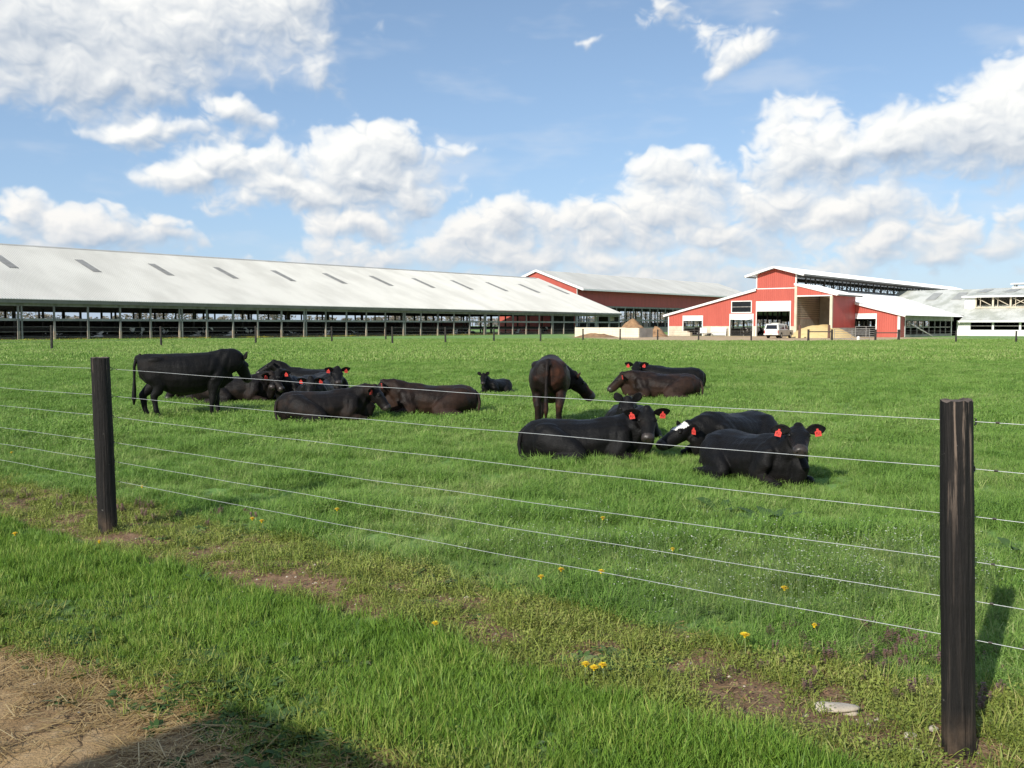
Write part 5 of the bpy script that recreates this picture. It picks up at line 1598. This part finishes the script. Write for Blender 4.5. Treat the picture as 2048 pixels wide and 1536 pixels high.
pipe_gate('long grey pipe gate standing before the red side wall of the feed bay', at_depth(1668, 101), at_depth(1738, 101))
pipe_gate('grey pipe gate across the doorway at the right of the red barn', at_depth(1710, 122), at_depth(1752, 121), 1.5, 6)
pipe_gate('dark pipe gate closing the middle doorway in front of the dairy cows', (yard(129.6, 64.5).x, yard(129.6, 64.5).y), (yard(129.6, 61.1).x, yard(129.6, 61.1).y), 1.45, 5, mat=m_timber_dark)
pipe_gate('dark pipe gate in the left doorway of the red barn', (yard(130.4, 72.6).x, yard(130.4, 72.6).y), (yard(130.4, 69.5).x, yard(130.4, 69.5).y), 1.35, 5, mat=m_timber_dark)
rf = thing('rail_fence', 'low single rail fence between black posts, right end of the red barn', 'fence', (*at_depth(1750, 95), 0))
x0_, y0_ = at_depth(1750, 95); x1_, y1_ = at_depth(1796, 95.5)
for x, y in ((0, 0), (x1_ - x0_, y1_ - y0_)): MB().tube([(x, y, -.1), (x, y, 1.2)], .11, 9).build('post', m_fpost, rf)
MB().bar((0, 0, .85), (x1_ - x0_, y1_ - y0_, .85), .06, .1).build('rail', m_timber_dark, rf)
x, y = at_depth(1716, 103)
m = MB(); m.tube([(0, 0, 0), (0, 0, .30)], [.17, .2], 12); m.tube([(0, 0, .32), (0, 0, .40)], [.12, .1], 12)
m.build('white_drum', m_trim, loc=(x, y, 0), label='small white drum standing in the yard by the pipe gate', cat='drum')

# white slatted panel leaning on the red barn, and the little cart beside it
c = yard(129.3, 66.4)
g = thing('slatted_gate', 'white slatted gate panel leaning against the concrete base of the red barn', 'gate', c, UA)
for q in range(6): MB().box(-.25 + q * .035, -.20 + q * .035, -1.35, 1.15, .1 + q * .22, .26 + q * .22).build('slat', m_trim, g)
for y in (-1.38, 1.15): MB().bar((-.3, y, .0), (-.02, y, 1.42), .06, .12).build('upright', m_trim, g)
c = yard(127.9, 68.0)
g = thing('flat_cart', 'small flat cart with a white upright board in front of the red barn', 'cart', c, UA + .2)
MB().box(-.6, .6, -1.0, 1.0, .36, .48).build('deck', m_timber_grey, g)
MB().box(.1, .16, -.3, .72, .48, 1.25).build('headboard', m_trim, g)
for sx in (-.4, .4):
    for sy in (-.7, .7): MB().tube([(sx - .06, sy, .22), (sx + .06, sy, .22)], .2, 14).build('wheel', m_fpost, g)
c = yard(127.6, 71.0)
MB().box(-.35, .35, -.9, .9, 0, .55).box(-.3, .3, -.4, .5, .55, .75).build('feed_trough', m_conc, loc=c, rz=UA, label='pale stone trough standing before the left doorway of the red barn', cat='trough')


# ================================================================== pickup with a canopy, seen from behind
m_truck = surf('cream_white_paint', (.78, .76, .70), (.70, .67, .60), .6, .3, spec=.5)
m_truck_shade = surf('shaded_white_paint', (.52, .47, .39), (.40, .35, .28), 1.2, .45)  # the white pickup's shaded flank, its shade put into this tan colour
m_glass = surf('dark_car_glass', (.012, .013, .016), (.01, .01, .012), 1, .06, spec=.7)
m_rub = surf('tyre_rubber', (.018, .017, .016), (.035, .03, .025), 6, .85)
m_rim = surf('steel_rim', (.42, .41, .39), (.3, .29, .27), 4, .4, .5)
m_tail = surf('red_lens', (.45, .02, .015), (.35, .015, .01), 2, .2)
tx, ty = at_depth(1557, 117)
tk = thing('pickup_truck', 'white pickup with a canopy parked tail towards us before the big barn door', 'truck', (tx, ty, 0), R(90 - 36))
W = .92


def hull(prof, w0, w1, z_in):
    """side profile swept across the width, narrowing above the waist"""
    m = MB(); n = len(prof)
    wy = lambda z: w0 + (w1 - w0) * max(0, (z - z_in)) / 1.0
    a = [(x, -wy(z), z) for x, z in prof]; b = [(x, wy(z), z) for x, z in prof]
    m.add(a + b, [tuple(range(n)), tuple(range(2 * n - 1, n - 1, -1))] + [(i, (i + 1) % n, n + (i + 1) % n, n + i) for i in range(n)])
    return m


def arch(cx, r=.44, z=.36): return [(cx + r * math.cos(math.pi * q / 8), z + r * math.sin(math.pi * q / 8)) for q in range(9)]


low = [(-2.65, .50), (-2.65, 1.05), (2.45, 1.03), (2.62, .95), (2.65, .45)] + [p for p in arch(1.75)] + [p for p in arch(-1.55)] + [(-2.3, .42)]
b_ = hull(low, W, W, 9).build('body', m_truck_shade, tk)
hull([(-2.66, 1.055), (-2.45, 1.80), (-.42, 1.84), (-.40, 1.055)], W - .01, W - .20, 1.055).build('canopy', m_truck, tk)
hull([(-.36, 1.055), (-.26, 1.74), (.62, 1.76), (1.25, 1.055)], W - .02, W - .22, 1.055).build('cab', m_truck, tk)
MB().box(-2.70, -2.655, -.80, .80, .56, 1.04).build('tailgate', m_truck, tk)
MB().box(-2.82, -2.66, -.93, .93, .44, .60).build('rear_bumper', m_truck, tk)
MB().box(-2.84, -2.825, -.17, .17, .47, .58).build('licence_plate', m_conc_new, tk)
for s in (1, -1):
    MB().box(-2.69, -2.62, s * .82 - .085, s * .82 + .085, .62, .98).build('tail_light', m_tail, tk)
MB().hexa([(-2.648, -.72, 1.16), (-2.632, -.72, 1.16), (-2.632, .72, 1.16), (-2.648, .72, 1.16), (-2.512, -.64, 1.66), (-2.496, -.64, 1.66), (-2.496, .64, 1.66), (-2.512, .64, 1.66)]).build('rear_window', m_glass, tk)
for s in (1, -1):
    def pane(x0, x1, x2, x3, z0=1.16, z1=1.64, wa=W - .01, wb=W - .20):
        ya, yb = s * (wa + (wb - wa) * (z0 - 1.055) + .004), s * (wa + (wb - wa) * (z1 - 1.055) + .004)
        m = MB(); d = s * .012
        m.hexa([(x0, ya, z0), (x1, ya, z0), (x1, ya + d, z0), (x0, ya + d, z0), (x3, yb, z1), (x2, yb, z1), (x2, yb + d, z1), (x3, yb + d, z1)])
        return m
    pane(-2.25, -1.55, -1.55, -2.2).build('side_window', m_glass, tk); pane(-1.45, -.6, -.6, -1.45).build('side_window', m_glass, tk)
    pane(-.2, .95, .55, -.14, wa=W - .02, wb=W - .22).build('side_window', m_glass, tk)
    MB().box(.86, .98, s * .95 - .09, s * .95 + .09, 1.08, 1.28).build('mirror', m_fpost, tk)
    for cx in (1.75, -1.55):
        w = obj('wheel', None, tk, loc=(cx, s * (W - .13), .36))
        MB().tube([(0, -.13, 0), (0, -.10, 0), (0, .10, 0), (0, .13, 0)], [.33, .36, .36, .33], 22).build('tyre', m_rub, w)
        MB().tube([(0, s * .125, 0), (0, s * .145, 0)], .20, 16).build('rim', m_rim, w)
MB().hexa([(.64, -.7, 1.71), (.66, -.7, 1.71), (.66, .7, 1.71), (.64, .7, 1.71), (1.19, -.8, 1.10), (1.21, -.8, 1.10), (1.21, .8, 1.10), (1.19, .8, 1.10)]).build('windscreen', m_glass, tk)
MB().box(-1.3, -.9, -.5, .5, 1.86, 1.92).build('roof_rack', m_truck, tk)
MB().box(2.655, 2.75, -.9, .9, .42, .62).build('front_bumper', m_truck, tk)


# ================================================================== unseen shed behind the viewer, added and shaped to throw the peaked shadow on the dirt
L1 = 1 / math.tan(R(SUN_EL)); ap = ground(488, 1408); hz = 3.6
apx = Vector((ap.x - math.sin(R(SUN_AZ)) * L1 * hz, ap.y - math.cos(R(SUN_AZ)) * L1 * hz, 0))
sa = math.atan2(.59, .80)
sh = thing('shed', 'unseen shed behind the viewer, standing in for the peaked roof that shades the track', 'shed', apx, sa)
half, run = 3.0, 7.0; ez = hz - .53 * half
for s in (1, -1):
    MB().hexa([(0, 0, hz - .06), (s * half, 0, ez - .06), (s * half, -run, ez - .06), (0, -run, hz - .06), (0, 0, hz), (s * half, 0, ez), (s * half, -run, ez), (0, -run, hz)]).build('roof', m_roof_old, sh)
    MB().box(s * (half - .45), s * (half - .35), -run + .3, -.32, -.1, ez + .1).build('side_wall', m_timber_grey, sh)
for y in (-.3, -run + .2):
    MB().prism([(-half + .4, y, -.1), (half - .4, y, -.1), (half - .4, y, ez + .1), (0, y, hz - .12), (-half + .4, y, ez + .1)], (0, .08, 0)).build('gable_wall', m_timber_grey, sh)

# ================================================================== dandelions, dock plants, stones
m_yel = surf('dandelion_petal', (.86, .64, .02), (.80, .54, .015), 40, .6)
m_stem = surf('pale_stem', (.22, .27, .10), (.16, .22, .07), 20, .6)


def dandelion(px, py, h, label, size=.021, heads=1):
    g = ground(px, py, h); zg = float(gz(np.array([g.x]), np.array([g.y]))[0])
    o = thing('dandelion', label, 'dandelion', (g.x, g.y, zg), random.uniform(0, 6), 'yellow dandelions in the grass')
    for hd in range(heads):
        ox, oy = (hd * .05 * math.cos(hd * 2.), hd * .045)
        hh = h - zg - hd * .02; lean = Vector((random.uniform(-.03, .03), random.uniform(-.03, .03), 0))
        MB().tube([(ox, oy, -.01), (ox + lean.x * .5, oy + lean.y * .5, hh * .6), (ox + lean.x, oy + lean.y, hh)], [.0028, .0024, .0022], 6).build('stem', m_stem, o)
        m = MB(); c = Vector((ox + lean.x, oy + lean.y, hh))
        for ring_, (r, z, n) in enumerate(((1.0, .0, 18), (.74, .006, 15), (.45, .010, 10))):
            for k in range(n):
                a = 2 * math.pi * (k + .5 * ring_) / n + random.uniform(-.06, .06); d = Vector((math.cos(a), math.sin(a), random.uniform(.10, .35))); t = Vector((-d.y, d.x, 0)) * size * .16
                q = c + Vector((0, 0, z)); e = q + d * size * r
                m.add([q, q + d * size * r * .6 + t, e + t * .6, e - t * .6, q + d * size * r * .6 - t], [(0, 1, 2, 3, 4)])
        m.tube([c - Vector((0, 0, .012)), c], [.004, .009], 8)
        m.build('flower_head', m_yel, o)
    return o


for a in ((31, 1068, .10, 'yellow dandelion in the lawn strip at the left edge'), (515, 1037, .12, 'pair of yellow dandelion heads just right of the left post', .022, 2), (677, 1019, .14, 'small yellow dandelion right of the paired heads under the fence'),
          (1198, 1037, .16, 'yellow dandelion in the pasture grass behind the middle wires'), (1209, 1143, .15, 'yellow dandelion touching the lowest wire at mid span'), (1082, 1155, .10, 'yellow dandelion below the lowest wire, left of its neighbour'),
          (1125, 1138, .13, 'dull yellow dandelion nodding at the lowest wire'), (1575, 1177, .17, 'tall pale stemmed dandelion left of the right post'), (1492, 1270, .10, 'bright yellow dandelion alone on the clover near the right post', .025),
          (1170, 1331, .07, 'left one of three dandelions at the lawn edge'), (1187, 1337, .065, 'middle one of three dandelions at the lawn edge'), (1208, 1334, .075, 'right one of three dandelions at the lawn edge'),
          (865, 1250, .07, 'low yellow dandelion on the bare strip in the centre'), (195, 1083, .06, 'half closed dandelion at the foot of the left post', .014), (1640, 1249, .08, 'faded orange dandelion below the lowest wire', .014), (1345, 1098, .15, 'orange flower in the long grass right of centre', .015),
          (28, 905, .10, 'yellow flower in the pasture at the left edge', .022), (285, 973, .12, 'yellow flower behind the wires right of the left post', .016)):
    dandelion(*a)


def dock(px, py, n, l, label):
    g = ground(px, py); zg = float(gz(np.array([g.x]), np.array([g.y]))[0])
    o = thing('dock_plant', label, 'plant', (g.x, g.y, zg), random.uniform(0, 6), 'broad leaved dock plants')
    for i in range(n):
        a = i * 2.4; t = Tuft(); d = Vector((math.cos(a), math.sin(a), 0)); k = l * random.uniform(.7, 1.1); rise = random.uniform(.5, 1.3)
        pts = [d * k * q + Vector((0, 0, k * rise * (q - .6 * q * q))) for q in (.05, .25, .5, .75, 1)]
        t.strip(pts, [k * .03, k * .14, k * .19, k * .13, 0], (-d.y, d.x, random.uniform(-.3, .3)), random.uniform(.2, .9))
        obj('leaf', t.mesh('leaf', m_dark), o)


dock(1540, 1050, 9, .34, 'broad leaved dock clump in the pasture left of the right post')
dock(1440, 1030, 7, .28, 'smaller dock clump in the pasture below the white faced cow')
dock(2036, 1115, 7, .22, 'dock clump at the right edge beyond the post')
dock(395, 1165, 8, .12, 'pale dock clump at the edge of the lawn strip near the left post')

m_stone = surf('pale_limestone', (.52, .46, .37), (.40, .34, .26), 9, .9, bmp=.4)


def stone(r, seed, sz=(1, 1, .5)):
    bm = bmesh.new(); bmesh.ops.create_icosphere(bm, subdivisions=3, radius=1)
    rnd = random.Random(seed); ph = [Vector((rnd.uniform(-2, 2), rnd.uniform(-2, 2), rnd.uniform(-2, 2))) for _ in range(4)]
    for v in bm.verts:
        k = 1 + sum(.10 * math.sin(v.co.dot(p) * 2 + i) for i, p in enumerate(ph))
        v.co = Vector((v.co.x * sz[0], v.co.y * sz[1], v.co.z * sz[2])) * k * r
    me = bpy.data.meshes.new('stone'); bm.to_mesh(me); bm.free(); me.materials.append(m_stone)
    me.polygons.foreach_set('use_smooth', [True] * len(me.polygons))
    return me


for px, py, r, s, rz, label in ((1672, 1418, .085, (1.15, .55, .25), -.35, 'long flat pale stone in the bare earth left of the right post'), (1820, 1478, .022, (1.2, 1, .6), .4, 'small pale stone left of the foot of the right post'),
                                (1868, 1465, .018, (1.3, 1, .5), 1.2, 'smallest pale stone nearest the foot of the right post'), (1835, 1510, .02, (1.2, .9, .5), .2, 'pale stone at the bottom edge near the right post')):
    g = ground(px, py); g.z = float(gz(np.array([g.x]), np.array([g.y]))[0]) + (.018 if r > .05 else .008)
    obj('stone', stone(r, px, s), loc=g, rz=rz, label=label, cat='stone', group='pale stones on the bare earth')
m = MB()
x, y = spread(3200, 2.6, 9, lambda x, y: np.clip(zones(x, y)[2] * bare_soil(x, y) * .9 + .10 * zones(x, y)[0], 0, 1), 1.3, 1.0)
z = gz(x, y)
for a, b, c in zip(x, y, z):
    r = random.choice((.005, .007, .009, .013)) * random.uniform(.7, 1.3)
    pts = [Vector((random.gauss(0, 1), random.gauss(0, 1), random.gauss(0, .6))).normalized() * r for _ in range(4)]
    q = [(a + r, b, c), (a, b + r, c), (a - r * .9, b - r * .3, c), (a, b - r, c), (a + random.uniform(-.3, .3) * r, b, c + r * .7)]
    m.add(q, [(0, 1, 4), (1, 2, 4), (2, 3, 4), (3, 0, 4)])
m.build('pebbles', m_stone, kind='stuff')
# crumbs of earth on the bare patches
m_clod = surf('earth_clod', (.20, .12, .07), (.13, .078, .045), 20, .95)
m = MB()
x, y = spread(9000, 2.6, 9, lambda x, y: np.clip(zones(x, y)[2] * bare_soil(x, y), 0, 1), 1.3, 1.0)
for a, b, c in zip(x, y, gz(x, y)):
    r = random.choice((.006, .009, .012, .02)) * random.uniform(.7, 1.3)
    q = [(a + r, b + r * random.uniform(-.3, .3), c - .002), (a, b + r, c - .002), (a - r * .9, b - r * .3, c - .002), (a + r * .2, b - r, c - .002), (a + random.uniform(-.3, .3) * r, b, c + r * random.uniform(.4, .9))]
    m.add(q, [(0, 1, 4), (1, 2, 4), (2, 3, 4), (3, 0, 4)])
m.build('earth_crumbs', m_clod, kind='stuff')
